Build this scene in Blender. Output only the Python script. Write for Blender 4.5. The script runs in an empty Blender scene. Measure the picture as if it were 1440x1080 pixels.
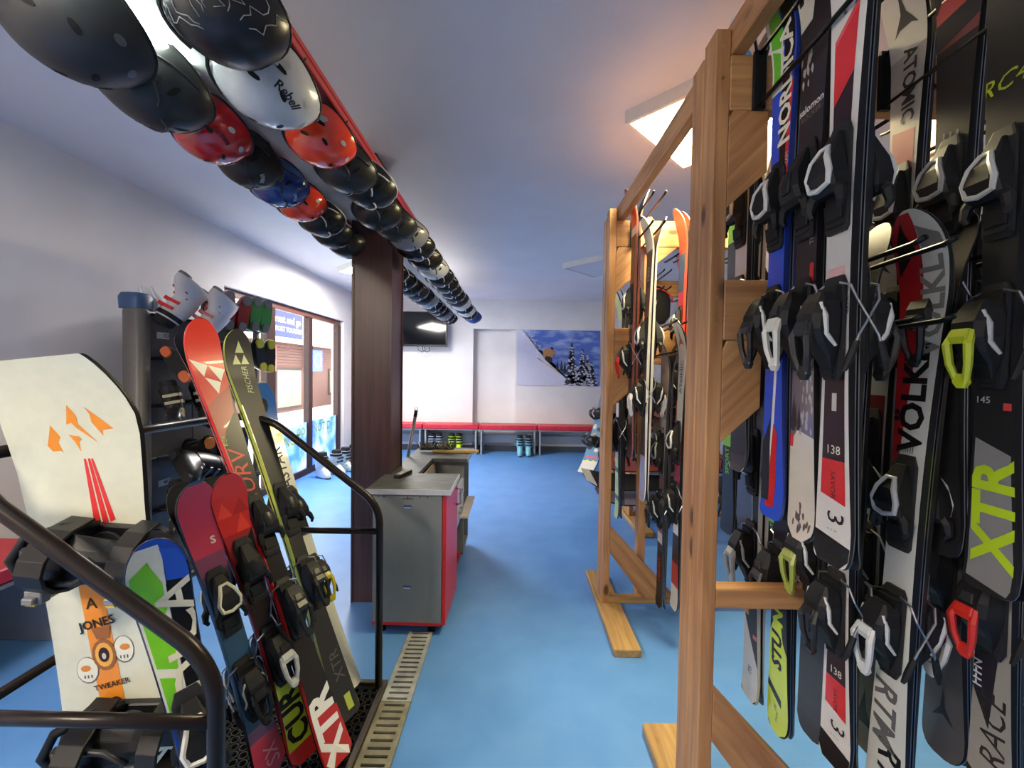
import bpy, bmesh, math, random
from mathutils import Vector, Matrix
random.seed(11)
sc = bpy.context.scene
col = sc.collection
PI = math.pi
# ---------------------------------------------------------------- camera
FPX = 590.0
yaw, pit, rol = 4.2/FPX, 16/FPX, .0144
f0 = Vector((-math.sin(yaw), math.cos(yaw), 0)); x0 = Vector((math.cos(yaw), math.sin(yaw), 0)); z0 = Vector((0, 0, 1))
Fw = f0*math.cos(pit)-z0*math.sin(pit); U0 = f0*math.sin(pit)+z0*math.cos(pit)
Rv = x0*math.cos(rol)+U0*math.sin(rol); Uv = -x0*math.sin(rol)+U0*math.cos(rol)
cd = bpy.data.cameras.new('camera'); cam = bpy.data.objects.new('camera', cd); col.objects.link(cam)
cd.sensor_fit = 'HORIZONTAL'; cd.sensor_width = 36; cd.lens = 36*FPX/1440; cd.clip_start = .02; cd.clip_end = 200
m = Matrix((Rv, Uv, -Fw)).transposed().to_4x4(); m.translation = (0, 0, 1.40); cam.matrix_world = m
sc.camera = cam
# ---------------------------------------------------------------- world, light, exposure
SKY = 3.4            # daylight outside
PANEL_WARM = 34.0    # ceiling light panels
PANEL_COOL = 42.0
TUBE = 10.0
sc.view_settings.view_transform = 'Standard'; sc.view_settings.look = 'None'
sc.view_settings.exposure = 1.3; sc.view_settings.gamma = 1; sc.view_settings.use_curve_mapping = False
w = bpy.data.worlds.new('world'); sc.world = w; w.use_nodes = True
bg = w.node_tree.nodes['Background']; bg.inputs[0].default_value = (1, .98, .95, 1); bg.inputs[1].default_value = SKY

# ---------------------------------------------------------------- materials
def lin(c):
    return tuple(((v/255)/12.92 if v/255 <= .04045 else ((v/255+.055)/1.055)**2.4) for v in c)
MATS = {}
def M(c, rough=.5, metal=0, coat=0, spec=.5):
    key = (tuple(c), rough, metal, coat, spec)
    if key in MATS: return MATS[key]
    mt = bpy.data.materials.new('mat_%d' % len(MATS)); mt.use_nodes = True
    nt = mt.node_tree; b = nt.nodes['Principled BSDF']
    l = lin(c)
    if max(c) < 80: l = tuple(v*.62 for v in l); coat = 0; spec = .32
    n = nt.nodes.new('ShaderNodeTexNoise'); n.inputs['Scale'].default_value = 35; n.inputs['Detail'].default_value = 3
    tc = nt.nodes.new('ShaderNodeTexCoord'); nt.links.new(tc.outputs['Object'], n.inputs['Vector'])
    mx = nt.nodes.new('ShaderNodeMix'); mx.data_type = 'RGBA'
    mx.inputs[6].default_value = (*[v*.90 for v in l], 1); mx.inputs[7].default_value = (*[min(1, v*1.06) for v in l], 1)
    nt.links.new(n.outputs['Fac'], mx.inputs[0]); nt.links.new(mx.outputs[2], b.inputs['Base Color'])
    b.inputs['Roughness'].default_value = rough; b.inputs['Metallic'].default_value = metal
    b.inputs['Coat Weight'].default_value = coat; b.inputs['Specular IOR Level'].default_value = spec
    MATS[key] = mt
    return mt
def emit(name, c, s):
    mt = bpy.data.materials.new(name); mt.use_nodes = True; nt = mt.node_tree
    b = nt.nodes['Principled BSDF']; b.inputs['Base Color'].default_value = (.9, .9, .9, 1)
    b.inputs['Emission Color'].default_value = (*c, 1); b.inputs['Emission Strength'].default_value = s
    return mt
def noisy(name, c1, c2, scale, rough, detail=4, stretch=(1, 1, 1), bump=0, ramp=(.35, .65), coord='Object'):
    mt = bpy.data.materials.new(name); mt.use_nodes = True; nt = mt.node_tree; b = nt.nodes['Principled BSDF']
    tc = nt.nodes.new('ShaderNodeTexCoord'); mp = nt.nodes.new('ShaderNodeMapping'); mp.inputs['Scale'].default_value = stretch
    n = nt.nodes.new('ShaderNodeTexNoise'); n.inputs['Scale'].default_value = scale; n.inputs['Detail'].default_value = detail
    r = nt.nodes.new('ShaderNodeValToRGB')
    r.color_ramp.elements[0].position = ramp[0]; r.color_ramp.elements[1].position = ramp[1]
    r.color_ramp.elements[0].color = (*lin(c1), 1); r.color_ramp.elements[1].color = (*lin(c2), 1)
    nt.links.new(tc.outputs[coord], mp.inputs[0]); nt.links.new(mp.outputs[0], n.inputs['Vector'])
    nt.links.new(n.outputs['Fac'], r.inputs[0]); nt.links.new(r.outputs[0], b.inputs['Base Color'])
    b.inputs['Roughness'].default_value = rough
    if bump:
        bp = nt.nodes.new('ShaderNodeBump'); bp.inputs['Strength'].default_value = bump; bp.inputs['Distance'].default_value = .004
        nt.links.new(n.outputs['Fac'], bp.inputs['Height']); nt.links.new(bp.outputs[0], b.inputs['Normal'])
    return mt
def wood(name, dark, light, axis, rough=.55, knots=True):
    """long grain along one object axis, with a few knots"""
    mt = bpy.data.materials.new(name); mt.use_nodes = True; nt = mt.node_tree; b = nt.nodes['Principled BSDF']
    N = nt.nodes.new; Lk = nt.links.new
    tc = N('ShaderNodeTexCoord'); oi = N('ShaderNodeObjectInfo')
    ad = N('ShaderNodeVectorMath'); ad.operation = 'ADD'
    sc_ = N('ShaderNodeVectorMath'); sc_.operation = 'SCALE'; sc_.inputs[3].default_value = 7.3
    cv = N('ShaderNodeCombineXYZ')
    for i in range(3): Lk(oi.outputs['Random'], cv.inputs[i])
    Lk(cv.outputs[0], sc_.inputs[0]); Lk(tc.outputs['Object'], ad.inputs[0]); Lk(sc_.outputs[0], ad.inputs[1])
    mp = N('ShaderNodeMapping'); s = [14, 14, 14]; s['xyz'.index(axis)] = .9; mp.inputs['Scale'].default_value = s
    Lk(ad.outputs[0], mp.inputs[0])
    n = N('ShaderNodeTexNoise'); n.inputs['Scale'].default_value = 2.6; n.inputs['Detail'].default_value = 5; n.inputs['Distortion'].default_value = .6
    Lk(mp.outputs[0], n.inputs['Vector'])
    r = N('ShaderNodeValToRGB'); r.color_ramp.elements[0].position = .32; r.color_ramp.elements[1].position = .68
    r.color_ramp.elements[0].color = (*lin(dark), 1); r.color_ramp.elements[1].color = (*lin(light), 1)
    Lk(n.outputs['Fac'], r.inputs[0])
    last = r.outputs[0]
    if knots:
        mp2 = N('ShaderNodeMapping'); s2 = [9, 9, 9]; s2['xyz'.index(axis)] = 4.0; mp2.inputs['Scale'].default_value = s2
        Lk(ad.outputs[0], mp2.inputs[0])
        v = N('ShaderNodeTexVoronoi'); v.inputs['Scale'].default_value = .8; Lk(mp2.outputs[0], v.inputs['Vector'])
        r2 = N('ShaderNodeValToRGB'); r2.color_ramp.elements[0].position = .07; r2.color_ramp.elements[1].position = .14
        Lk(v.outputs['Distance'], r2.inputs[0])
        mx = N('ShaderNodeMix'); mx.data_type = 'RGBA'; mx.inputs[6].default_value = (*lin([d*.55 for d in dark]), 1)
        Lk(r2.outputs[0], mx.inputs[0]); Lk(last, mx.inputs[7]); last = mx.outputs[2]
    Lk(last, b.inputs['Base Color']); b.inputs['Roughness'].default_value = rough
    bp = N('ShaderNodeBump'); bp.inputs['Strength'].default_value = .15; bp.inputs['Distance'].default_value = .003
    Lk(n.outputs['Fac'], bp.inputs['Height']); Lk(bp.outputs[0], b.inputs['Normal'])
    return mt
PINE = {a: wood('pine_'+a, (156, 106, 64), (194, 146, 96), a) for a in 'xyz'}
PINE2 = {a: wood('foot_'+a, (146, 112, 66), (190, 154, 98), a) for a in 'xyz'}
WENGE = wood('wenge', (52, 30, 28), (74, 44, 40), 'z', .35, False)
BLK = M((28, 28, 30), .42); BLKG = M((20, 20, 22), .18); STEEL = M((190, 192, 195), .28, 1); DKGREY = M((62, 63, 66), .5)
RUBBER = M((26, 26, 27), .7); PAINT = M((48, 40, 38), .3, .35)

# ---------------------------------------------------------------- mesh helpers
def newbm(): return bmesh.new()
def fin(bm, name, mats, smooth=False, bevel=0):
    if bevel:
        bmesh.ops.bevel(bm, geom=list(bm.edges), offset=bevel, segments=1, affect='EDGES', clamp_overlap=True)
    bmesh.ops.recalc_face_normals(bm, faces=list(bm.faces))
    me = bpy.data.meshes.new(name); bm.to_mesh(me); bm.free()
    for mt in (mats if isinstance(mats, (list, tuple)) else [mats]): me.materials.append(mt)
    if smooth:
        for p in me.polygons: p.use_smooth = True
    return me
def smooth_by_angle(me, deg=40):
    me.polygons.foreach_set('use_smooth', [True]*len(me.polygons))
    try: me.set_sharp_from_angle(angle=math.radians(deg))
    except Exception: pass
    return me
def box(bm, x0, x1, y0, y1, z0, z1, mi=0):
    vs = [bm.verts.new(p) for p in ((x0, y0, z0), (x1, y0, z0), (x1, y1, z0), (x0, y1, z0), (x0, y0, z1), (x1, y0, z1), (x1, y1, z1), (x0, y1, z1))]
    for q in ((0, 3, 2, 1), (4, 5, 6, 7), (0, 1, 5, 4), (1, 2, 6, 5), (2, 3, 7, 6), (3, 0, 4, 7)):
        f = bm.faces.new([vs[i] for i in q]); f.material_index = mi
    return vs
def prism(bm, poly, axis, lo, hi, mi=0):
    def P(a, b, h):
        return {'x': (h, a, b), 'y': (a, h, b), 'z': (a, b, h)}[axis]
    A = [bm.verts.new(P(a, b, lo)) for a, b in poly]; B = [bm.verts.new(P(a, b, hi)) for a, b in poly]
    n = len(poly)
    fs = [bm.faces.new(A[::-1]), bm.faces.new(B)]
    for i in range(n): fs.append(bm.faces.new((A[i], A[(i+1) % n], B[(i+1) % n], B[i])))
    for f in fs: f.material_index = mi
def loft(bm, rings, cap0=True, cap1=True, mi=0, closed=True):
    R = [[bm.verts.new(p) for p in r] for r in rings]; n = len(R[0])
    for a, b in zip(R, R[1:]):
        for i in range(n if closed else n-1):
            f = bm.faces.new((a[i], a[(i+1) % n], b[(i+1) % n], b[i])); f.material_index = mi
    if cap0: bm.faces.new(R[0][::-1]).material_index = mi
    if cap1: bm.faces.new(R[-1]).material_index = mi
    return R
def tube(bm, pts, r, seg=8, mi=0, cap=True):
    pts = [Vector(p) for p in pts]; rings = []
    up = None
    for i, p in enumerate(pts):
        d = (pts[min(i+1, len(pts)-1)]-pts[max(i-1, 0)]).normalized()
        if up is None:
            up = d.orthogonal().normalized()
        up = (up-d*up.dot(d)).normalized(); s = d.cross(up)
        rr = r[i] if isinstance(r, (list, tuple)) else r
        rings.append([p+(up*math.cos(a)+s*math.sin(a))*rr for a in [2*PI*k/seg for k in range(seg)]])
    loft(bm, rings, cap, cap, mi)
def arc(p0, p1, p2, n=6):
    """quadratic bend"""
    p0, p1, p2 = Vector(p0), Vector(p1), Vector(p2)
    return [p0*(1-t)**2+p1*2*t*(1-t)+p2*t*t for t in [k/n for k in range(n+1)]]
def sell(cx, cy, rx, ry, z, n=16, e=2.5, axis='z'):
    o = []
    for k in range(n):
        a = 2*PI*k/n; c, s = math.cos(a), math.sin(a)
        x = cx+rx*math.copysign(abs(c)**(2/e), c); y = cy+ry*math.copysign(abs(s)**(2/e), s)
        o.append((x, y, z) if axis == 'z' else ((x, z, y) if axis == 'y' else (z, x, y)))
    return o
def obj(name, me, parent=None, mw=None):
    o = bpy.data.objects.new(name, me); col.objects.link(o)
    if parent: o.parent = parent
    if mw is not None: o.matrix_basis = mw
    return o
def tag(o, label=None, cat=None, group=None, kind=None):
    if label: o['label'] = label
    if cat: o['category'] = cat
    if group: o['group'] = group
    if kind: o['kind'] = kind
    return o
def thing(name, label, cat, loc=(0, 0, 0), group=None, mw=None):
    o = bpy.data.objects.new(name, None); col.objects.link(o); o.empty_display_size = .05
    o.matrix_basis = mw if mw is not None else Matrix.Translation(loc)
    return tag(o, label, cat, group)
def bxo(name, b, mt, parent=None, bevel=0, mw=None):
    bm = newbm(); box(bm, *b); return obj(name, fin(bm, name, mt, bevel=bevel), parent, mw)
def frame(loc, z, n):
    """local Z along z, local -Y along n"""
    z = Vector(z).normalized(); n = Vector(n); n = (n-z*n.dot(z)).normalized(); y = -n; x = y.cross(z)
    mm = Matrix((x, y, z)).transposed().to_4x4(); mm.translation = Vector(loc); return mm
ISL = {}
def islands(me):
    """the separate pieces of a mesh, each as a mesh of its own; pieces that touch stay together"""
    if me.name in ISL: return ISL[me.name]
    n = len(me.vertices); par = list(range(n))
    def find(a):
        while par[a] != a: par[a] = par[par[a]]; a = par[a]
        return a
    for e in me.edges: par[find(e.vertices[0])] = find(e.vertices[1])
    grp = {}
    for p in me.polygons: grp.setdefault(find(p.vertices[0]), []).append(p)
    if len(grp) <= 1: ISL[me.name] = [me]; return [me]
    # join pieces whose boxes overlap
    bx = {}
    for g, ps in grp.items():
        vs = [me.vertices[i].co for p in ps for i in p.vertices]
        bx[g] = ([min(v[k] for v in vs) for k in range(3)], [max(v[k] for v in vs) for k in range(3)])
    keys = list(grp); par2 = {g: g for g in keys}
    def f2(a):
        while par2[a] != a: a = par2[a]
        return a
    for i, a in enumerate(keys):
        for b_ in keys[i+1:]:
            if all(bx[a][0][k] <= bx[b_][1][k]+1e-4 and bx[b_][0][k] <= bx[a][1][k]+1e-4 for k in range(3)): par2[f2(a)] = f2(b_)
    fam = {}
    for g in keys: fam.setdefault(f2(g), []).extend(grp[g])
    out = []
    for ps in fam.values():
        idx = {}; V = []; F = []
        for p in ps:
            q = []
            for i in p.vertices:
                if i not in idx: idx[i] = len(V); V.append(me.vertices[i].co[:])
                q.append(idx[i])
            F.append(q)
        nm = bpy.data.meshes.new(me.name.split('.')[0]); nm.from_pydata(V, [], F)
        for mt in me.materials: nm.materials.append(mt)
        nm.polygons.foreach_set('material_index', [p.material_index for p in ps]); nm.polygons.foreach_set('use_smooth', [p.use_smooth for p in ps])
        out.append(nm)
    ISL[me.name] = out; return out
def pobj(name, me, parent, mw=None):
    """a part; separate pieces become parts of their own, very many tiny ones stay together as stuff"""
    isl = islands(me)
    if len(isl) > 14:
        o = obj(name, me, parent, mw); o['kind'] = 'stuff'; return o
    for i in isl: o = obj(name, i, parent, mw)
    return o
TXT = {}
def textmesh(s, bold=0.0, shear=0.0):
    k = (s, bold, shear)
    if k in TXT: return TXT[k]
    cu = bpy.data.curves.new('txt', 'FONT'); cu.body = s; cu.offset = bold; cu.shear = shear; cu.resolution_u = 2
    cu.align_x = 'CENTER'; cu.align_y = 'CENTER'
    o = bpy.data.objects.new('txt', cu)
    me = o.to_mesh()
    V = [v.co.copy() for v in me.vertices]; Fc = [tuple(p.vertices) for p in me.polygons]
    o.to_mesh_clear(); bpy.data.objects.remove(o); bpy.data.curves.remove(cu)
    TXT[k] = (V, Fc); return TXT[k]
def flat_text(name, s, size, mt, parent, mw, bold=0, shear=0, stretch=1):
    """text in local X (reading) / Y (up), facing +Z"""
    V, Fc = textmesh(s, bold, shear)
    me = bpy.data.meshes.new(name); me.from_pydata([(v.x*size*stretch, v.y*size, 0) for v in V], [], Fc); me.materials.append(mt)
    return obj(name, me, parent, mw)

# ================================================================= the room
XL, XR, YB, YF, ZC = -2.70, 3.1, 7.45, -2.4, 2.68
FLOOR = noisy('floor_vinyl', (84, 138, 204), (96, 148, 212), 5, .38, 6, ramp=(.3, .7))
WALLM = noisy('wall_paint', (220, 216, 216), (226, 222, 222), 3, .75, 3)
CEILM = noisy('ceiling_paint', (216, 214, 218), (222, 220, 224), 2, .8, 3)
o = bxo('floor', (XL-.2, XR+.2, YF-.2, YB+.5, -.1, 0), FLOOR); tag(o, 'blue vinyl floor of the ski rental room', kind='structure')
o = bxo('ceiling', (XL-.2, XR+.2, YF-.2, YB+.5, ZC, ZC+.1), CEILM); tag(o, 'pale grey painted ceiling above the racks', kind='structure')
WY0, WY1, WZ1 = 3.88, 6.60, 2.17
bm = newbm()
box(bm, XL-.2, XL, YF-.2, WY0, 0, ZC); box(bm, XL-.2, XL, WY1, YB+.5, 0, ZC); box(bm, XL-.2, XL, WY0, WY1, WZ1, ZC)
tag(obj('wall_left', fin(bm, 'wall_left', WALLM)), 'white left wall with a wide shop window opening', kind='structure')
bm = newbm()
NX0, NX1, NZ0, NZ1 = -.75, 0.0, .0, 2.17
box(bm, XL, NX0, YB, YB+.2, 0, ZC); box(bm, NX1, XR, YB, YB+.2, 0, ZC); box(bm, NX0, NX1, YB, YB+.2, NZ1, ZC); box(bm, NX0, NX1, YB+.16, YB+.3, 0, NZ1)
tag(obj('wall_back', fin(bm, 'wall_back', WALLM)), 'white back wall with a shallow tall recess', kind='structure')
tag(bxo('wall_right', (XR, XR+.2, YF-.2, YB+.5, 0, ZC), WALLM), 'white right wall behind the ski racks', kind='structure')
tag(bxo('wall_front', (XL, XR, YF-.2, YF, 0, ZC), WALLM), 'white wall behind the viewer', kind='structure')
BASEM = M((78, 86, 98), .6)
tag(bxo('baseboard_back', (XL, XR, YB-.015, YB, 0, .10), BASEM, bevel=.003), 'dark grey baseboard along the back wall', kind='structure')
bm = newbm(); box(bm, XL, XL+.015, YF, WY0, 0, .10); box(bm, XL, XL+.015, WY1, YB, 0, .10)
tag(obj('baseboard_left', fin(bm, 'baseboard_left', BASEM, bevel=.003)), 'dark grey baseboard along the left wall', kind='structure')
# hung helmet board under the ceiling
hbd = thing('helmet_board', 'long pale board hung below the ceiling above the helmet rows', 'board', (-.825, 1.9, 2.285))
bxo('panel', (-.225, .185, -4.1, 4.4, 0, .030), CEILM, hbd)
for yy_ in (-3.4, -1.2, 1.6, 3.6):
    for xx_ in (-.15, -.05):
        bm = newbm(); tube(bm, [(xx_, yy_, .03), (xx_, yy_, ZC-2.286)], .006, 8); obj('hanger_rod', fin(bm, 'hanger_rod', M((190, 190, 194), .4, .6)), hbd)
pl = thing('pillar', 'dark brown wood-clad square pillar under the helmet board', 'pillar', (-.853, 2.61, 0))
pl['kind'] = 'structure'; del pl['category']
bm = newbm(); box(bm, -.113, .113, -.12, .12, 0, 2.283); box(bm, -.112, .02, -.119, .119, 2.318, ZC); obj('cladding', fin(bm, 'cladding', WENGE, bevel=.004), pl)
for sx in (-1, 1):
    for sy in (-1, 1):
        bm = newbm(); box(bm, sx*.113-.006, sx*.113+.006, sy*.12-.006, sy*.12+.006, 0, 2.282); obj('corner_strip', fin(bm, 'corner_strip', WENGE), pl)

# window in the left wall
FRM = M((104, 66, 58), .45); FRMD = M((70, 44, 42), .5)
GLASS = bpy.data.materials.new('glass'); GLASS.use_nodes = True
nt = GLASS.node_tree; nt.nodes.remove(nt.nodes['Principled BSDF'])
tr = nt.nodes.new('ShaderNodeBsdfTransparent'); gl = nt.nodes.new('ShaderNodeBsdfGlossy'); gl.inputs['Roughness'].default_value = .02
tr.inputs[0].default_value = (.93, .95, .95, 1)
mxs = nt.nodes.new('ShaderNodeMixShader'); mxs.inputs[0].default_value = .06
nt.links.new(tr.outputs[0], mxs.inputs[1]); nt.links.new(gl.outputs[0], mxs.inputs[2]); nt.links.new(mxs.outputs[0], nt.nodes['Material Output'].inputs[0])
wn = thing('window_1', 'brown framed floor-to-head shop window in the left wall', None, (-2.79, 5.24, 0)); wn['kind'] = 'structure'
def wp(n, y0, y1, z0, z1, mt=FRM, x0=-.035, x1=.035): return bxo(n, (x0, x1, y0-5.24, y1-5.24, z0, z1), mt, wn, .004)
wp('frame_rail', WY0, WY1, WZ1-.07, WZ1); wp('frame_rail', WY0, WY1, 0, .08, FRMD)
for y0, y1 in ((3.88, 3.95), (4.64, 4.80), (5.585, 5.685), (6.50, 6.60)): wp('frame_post', y0, y1, .08, WZ1-.07, FRMD if y0 > 4 else FRM, -.04, .04)
FILM = bpy.data.materials.new('window_film'); FILM.use_nodes = True
nt = FILM.node_tree; b = nt.nodes['Principled BSDF']
tc = nt.nodes.new('ShaderNodeTexCoord'); n1 = nt.nodes.new('ShaderNodeTexNoise'); n1.inputs['Scale'].default_value = 5; n1.inputs['Detail'].default_value = 6
r1 = nt.nodes.new('ShaderNodeValToRGB'); r1.color_ramp.elements[0].position = .36; r1.color_ramp.elements[1].position = .74
r1.color_ramp.elements[0].color = (*lin((120, 168, 240)), 1); r1.color_ramp.elements[1].color = (*lin((222, 230, 248)), 1)
nt.links.new(tc.outputs['Object'], n1.inputs['Vector']); nt.links.new(n1.outputs['Fac'], r1.inputs[0])
trl = nt.nodes.new('ShaderNodeBsdfTranslucent'); mxs = nt.nodes.new('ShaderNodeMixShader'); mxs.inputs[0].default_value = .72
nt.links.new(r1.outputs[0], b.inputs['Base Color']); nt.links.new(r1.outputs[0], trl.inputs[0])
nt.links.new(b.outputs[0], mxs.inputs[1]); nt.links.new(trl.outputs[0], mxs.inputs[2]); nt.links.new(mxs.outputs[0], nt.nodes['Material Output'].inputs[0])
LIME = M((150, 176, 20), .6)
for i, (y0, y1) in enumerate(((3.95, 4.64), (4.80, 5.585), (5.685, 6.50))):
    g = wp('pane', y0, y1, .08, WZ1-.07, GLASS, -.004, .004)
    if i:
        fm = wp('window_film', y0, y1, .08, .70, FILM, .0045, .006)
        fm['label'] = 'blue printed film with lime lettering on the lower glass'
        def ft(s, y, z, size, bold=.02):
            mw = Matrix(((0, 0, 1, .0075), (1, 0, 0, y-5.24), (0, 1, 0, z), (0, 0, 0, 1)))
            flat_text('lettering', s, size, LIME, wn, mw, bold)
        if i == 1:
            ft('DO NOT', 5.06, .50, .17); ft('DO', 5.44, .58, .14); ft('DIE', 5.02, .16, .15); ft('*', 5.0, .36, .16); ft('*', 5.3, .44, .16)
        else:
            ft('NOT D', 6.03, .58, .17); ft('*', 5.80, .42, .16); ft('*', 6.3, .44, .12)
# outside: snowy ground, timber building, signs
SNOW = M((236, 238, 242), .8)
tag(bxo('ground_outside', (-30, -2.92, -6, 40, -.2, -.1), SNOW), 'snow covered ground outside the shop window', kind='structure')
bd = thing('building', 'brown timber shop building with snowy roof across the street', 'building', (-8, 16.5, -.1))
TIMB = wood('timber', (84, 50, 42), (108, 68, 56), 'y', .7, False)
bxo('wall', (-3, 0, -5, 9, 0, 2.45), TIMB, bd)
for k in range(8): bxo('plank', (0, .03, -5, 9, 1.62+k*.105, 1.62+k*.105+.095), TIMB, bd, .006)
bm = newbm(); prism(bm, [(.7, 2.42), (.75, 2.55), (-3, 4.1), (-3, 3.9)], 'y', -5.3, 9.3); obj('roof', fin(bm, 'roof', SNOW), bd)
bxo('eave_board', (.55, .7, -5.3, 9.3, 2.36, 2.5), M((200, 190, 186), .6), bd)
PALE = M((140, 142, 106), .6)
for y0, y1 in ((-2.6, -.9), (1.4, 2.6), (3.1, 5.2), (6, 8)):
    f = bxo('shop_window', (0, .05, y0, y1, .45 if y0 > -2 else .1, 1.55), M((74, 50, 44), .6), bd, .01)
    bxo('pane', (.05, .06, y0+.08, y1-.08, .53 if y0 > -2 else .2, 1.47), PALE, f)
bxo('notice', (.065, .07, -1.75, -1.35, .95, 1.3), M((240, 240, 240), .7), bd)
bxo('planter', (1.0, 1.6, 0.6, 6.5, 0, .62), M((120, 74, 62), .7), bd, .02)
bxo('snow_cap', (.95, 1.65, .55, 6.55, .62, .74), SNOW, bd, .03)
sg = thing('hanging_sign', 'blue rent and go sign board on the roof across the street', 'sign', (-6.95, 12.75, 2.75))
bxo('board', (-.04, .04, -.85, .85, -.38, .38), M((22, 36, 150), .5), sg, .01)
bxo('bracket', (-.7, -.04, -.05, .05, -.3, -.2), DKGREY, sg); bxo('bracket', (-.7, -.04, -.65, -.55, -.3, -.2), DKGREY, sg)
mw = lambda y, z: Matrix(((0, 0, 1, .043), (1, 0, 0, y), (0, 1, 0, z), (0, 0, 0, 1)))
flat_text('lettering', 'rent and go', .31, M((250, 232, 60), .5), sg, mw(0, .13), .02)
flat_text('lettering', 'SPORT YOURSELF', .2, M((240, 240, 245), .5), sg, mw(0, -.16), .01)
for y, c1, c2, lb in ((13.0, (214, 60, 56), (240, 200, 190), 'red square shop sign on the timber wall outside'), (16.2, (60, 100, 196), (236, 240, 246), 'small blue and white shop sign on the timber wall outside')):
    s2 = thing('shop_sign', lb, 'sign', (-7.7, y, 1.75)); bxo('board', (-.05, .05, -.42, .42, -.42, .42), M(c1, .5), s2, .02)
    bm = newbm(); tube(bm, [(.06, .26*math.cos(a), .26*math.sin(a)) for a in [2*PI*k/20 for k in range(21)]], .025, 6); obj('emblem', fin(bm, 'emblem', M(c2, .5)), s2)
    bxo('bracket', (-.3, -.05, -.03, .03, -.03, .03), DKGREY, s2)

# ceiling lights
def panel(x, y, lit, label, c=(1, .85, .48), s=PANEL_WARM):
    t = thing('ceiling_light', label, 'light', mw=Matrix.Translation((x, y, ZC))@Matrix.Rotation(PI/4, 4, 'Z'), group='square ceiling panels')
    h = .32
    bm = newbm()
    for a, b_, c_, d_ in ((-h, h, -h, -h+.018), (-h, h, h-.018, h), (-h, -h+.018, -h+.018, h-.018), (h-.018, h, -h+.018, h-.018)): box(bm, a, b_, c_, d_, -.062, 0)
    obj('housing', fin(bm, 'housing', M((222, 220, 214), .5)), t)
    bxo('diffuser', (-h+.018, h-.018, -h+.018, h-.018, -.056, -.048), emit('diffuser_lit', c, s) if lit else M((210, 212, 222), .5), t)
panel(.97, 2.08, True, 'lit square ceiling panel nearest above the right ski rack')
panel(.985, 4.92, False, 'unlit square ceiling panel further back over the aisle')
panel(-1.77, 5.22, True, 'lit square ceiling panel left of the brown pillar', (1, .95, .88), PANEL_COOL)
panel(.97, -.85, False, 'unlit square ceiling panel behind the viewer on the right')
panel(-1.77, -.85, True, 'unseen square panel added as fill light behind the viewer on the left', (1, .86, .70), PANEL_COOL)  # out of view, added to lift the ambient light on the left side
ft_ = thing('fluorescent_light', 'white batten with a lit tube between the helmet rows', 'light', (-.86, .55, 2.285))
bxo('housing', (-.06, .06, -.62, .66, -.06, 0), M((232, 234, 230), .4), ft_, .008)
bm = newbm(); tube(bm, [(-.045, -.58, -.075), (-.045, .60, -.075)], .014, 12); obj('tube', fin(bm, 'tube', emit('tube_lit', (.86, 1, .90), TUBE), True), ft_)
for y in (-.6, .62): bxo('lamp_holder', (-.06, -.03, y-.02, y+.02, -.09, -.058), M((235, 236, 232), .4), ft_, .003)

# ================================================================= skis
def ski_funcs(L, w, roundtail):
    wt, ww, wl = w
    def width(s):
        f = s/L
        a = max(0, min(1, (f-.06)/.86))
        if a < .45: q = 1-a/.45; base = ww+(wl-ww)*q*q
        else: q = (a-.45)/.55; base = ww+(wt-ww)*q*q
        d = L-s; tipL = .105
        if d < tipL: base *= math.sqrt(max(0, 1-((tipL-d)/tipL)**2.4))
        tl = .05 if roundtail else .022
        if s < tl: base *= (.55 if not roundtail else .3)+(.45 if not roundtail else .7)*math.sqrt(max(0, 1-((tl-s)/tl)**2))
        return max(base, .004)
    def rise(s):
        d = L-s; r = 0
        if d < .22: r += .062*((.22-d)/.22)**2
        if s < .08: r += .010*((.08-s)/.08)**2
        return r
    def th(s):
        f = s/L; return .005+.011*math.sin(PI*min(1, max(0, f)))**.8
    return width, rise, th
def ski_body(sp):
    L, w = sp['L'], sp['w']; W, R, T = ski_funcs(L, w, sp.get('round', False))
    ss = [0, .004, .010, .022, .035, .05, .08]+[.08+(L-.30-.08)*k/14 for k in range(1, 15)]+[L-.012*k for k in range(24, 0, -1)]+[L-.006, L-.003, L-.0008]
    bm = newbm(); rings = []
    for s in ss:
        hw = W(s)/2; y = -R(s); t = T(s); e = min(.0025, t*.4); ins = min(.003, hw*.3)
        rings.append([(-hw+ins, y-t, s), (hw-ins, y-t, s), (hw, y-e, s), (hw, y, s), (-hw, y, s), (-hw, y-e, s)])
    Rg = loft(bm, rings)
    bm.faces.ensure_lookup_table()
    n = 6; k = 0
    for i in range(len(rings)-1):
        for j in range(n):
            bm.faces[k].material_index = {0: 0, 1: 1, 2: 3, 3: 2, 4: 3, 5: 1}[j]; k += 1
    me = fin(bm, 'ski_body', [M(sp['top'], sp.get('rough', .28), 0, .3), M(sp['side'], .35), M((22, 22, 24), .4), M((150, 152, 155), .3, 1)])
    return smooth_by_angle(me, 35)
def ski_map(sp):
    L, w = sp['L'], sp['w']; W, R, T = ski_funcs(L, w, sp.get('round', False))
    def S(s, t, off, frac=True):
        s = max(.0005, min(L-.0005, s)); hw = max(W(s)/2-.0032, .001)
        x = t*hw if frac else max(-hw, min(hw, t))
        return (x, -R(s)-T(s)-off, s)
    return S
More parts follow.
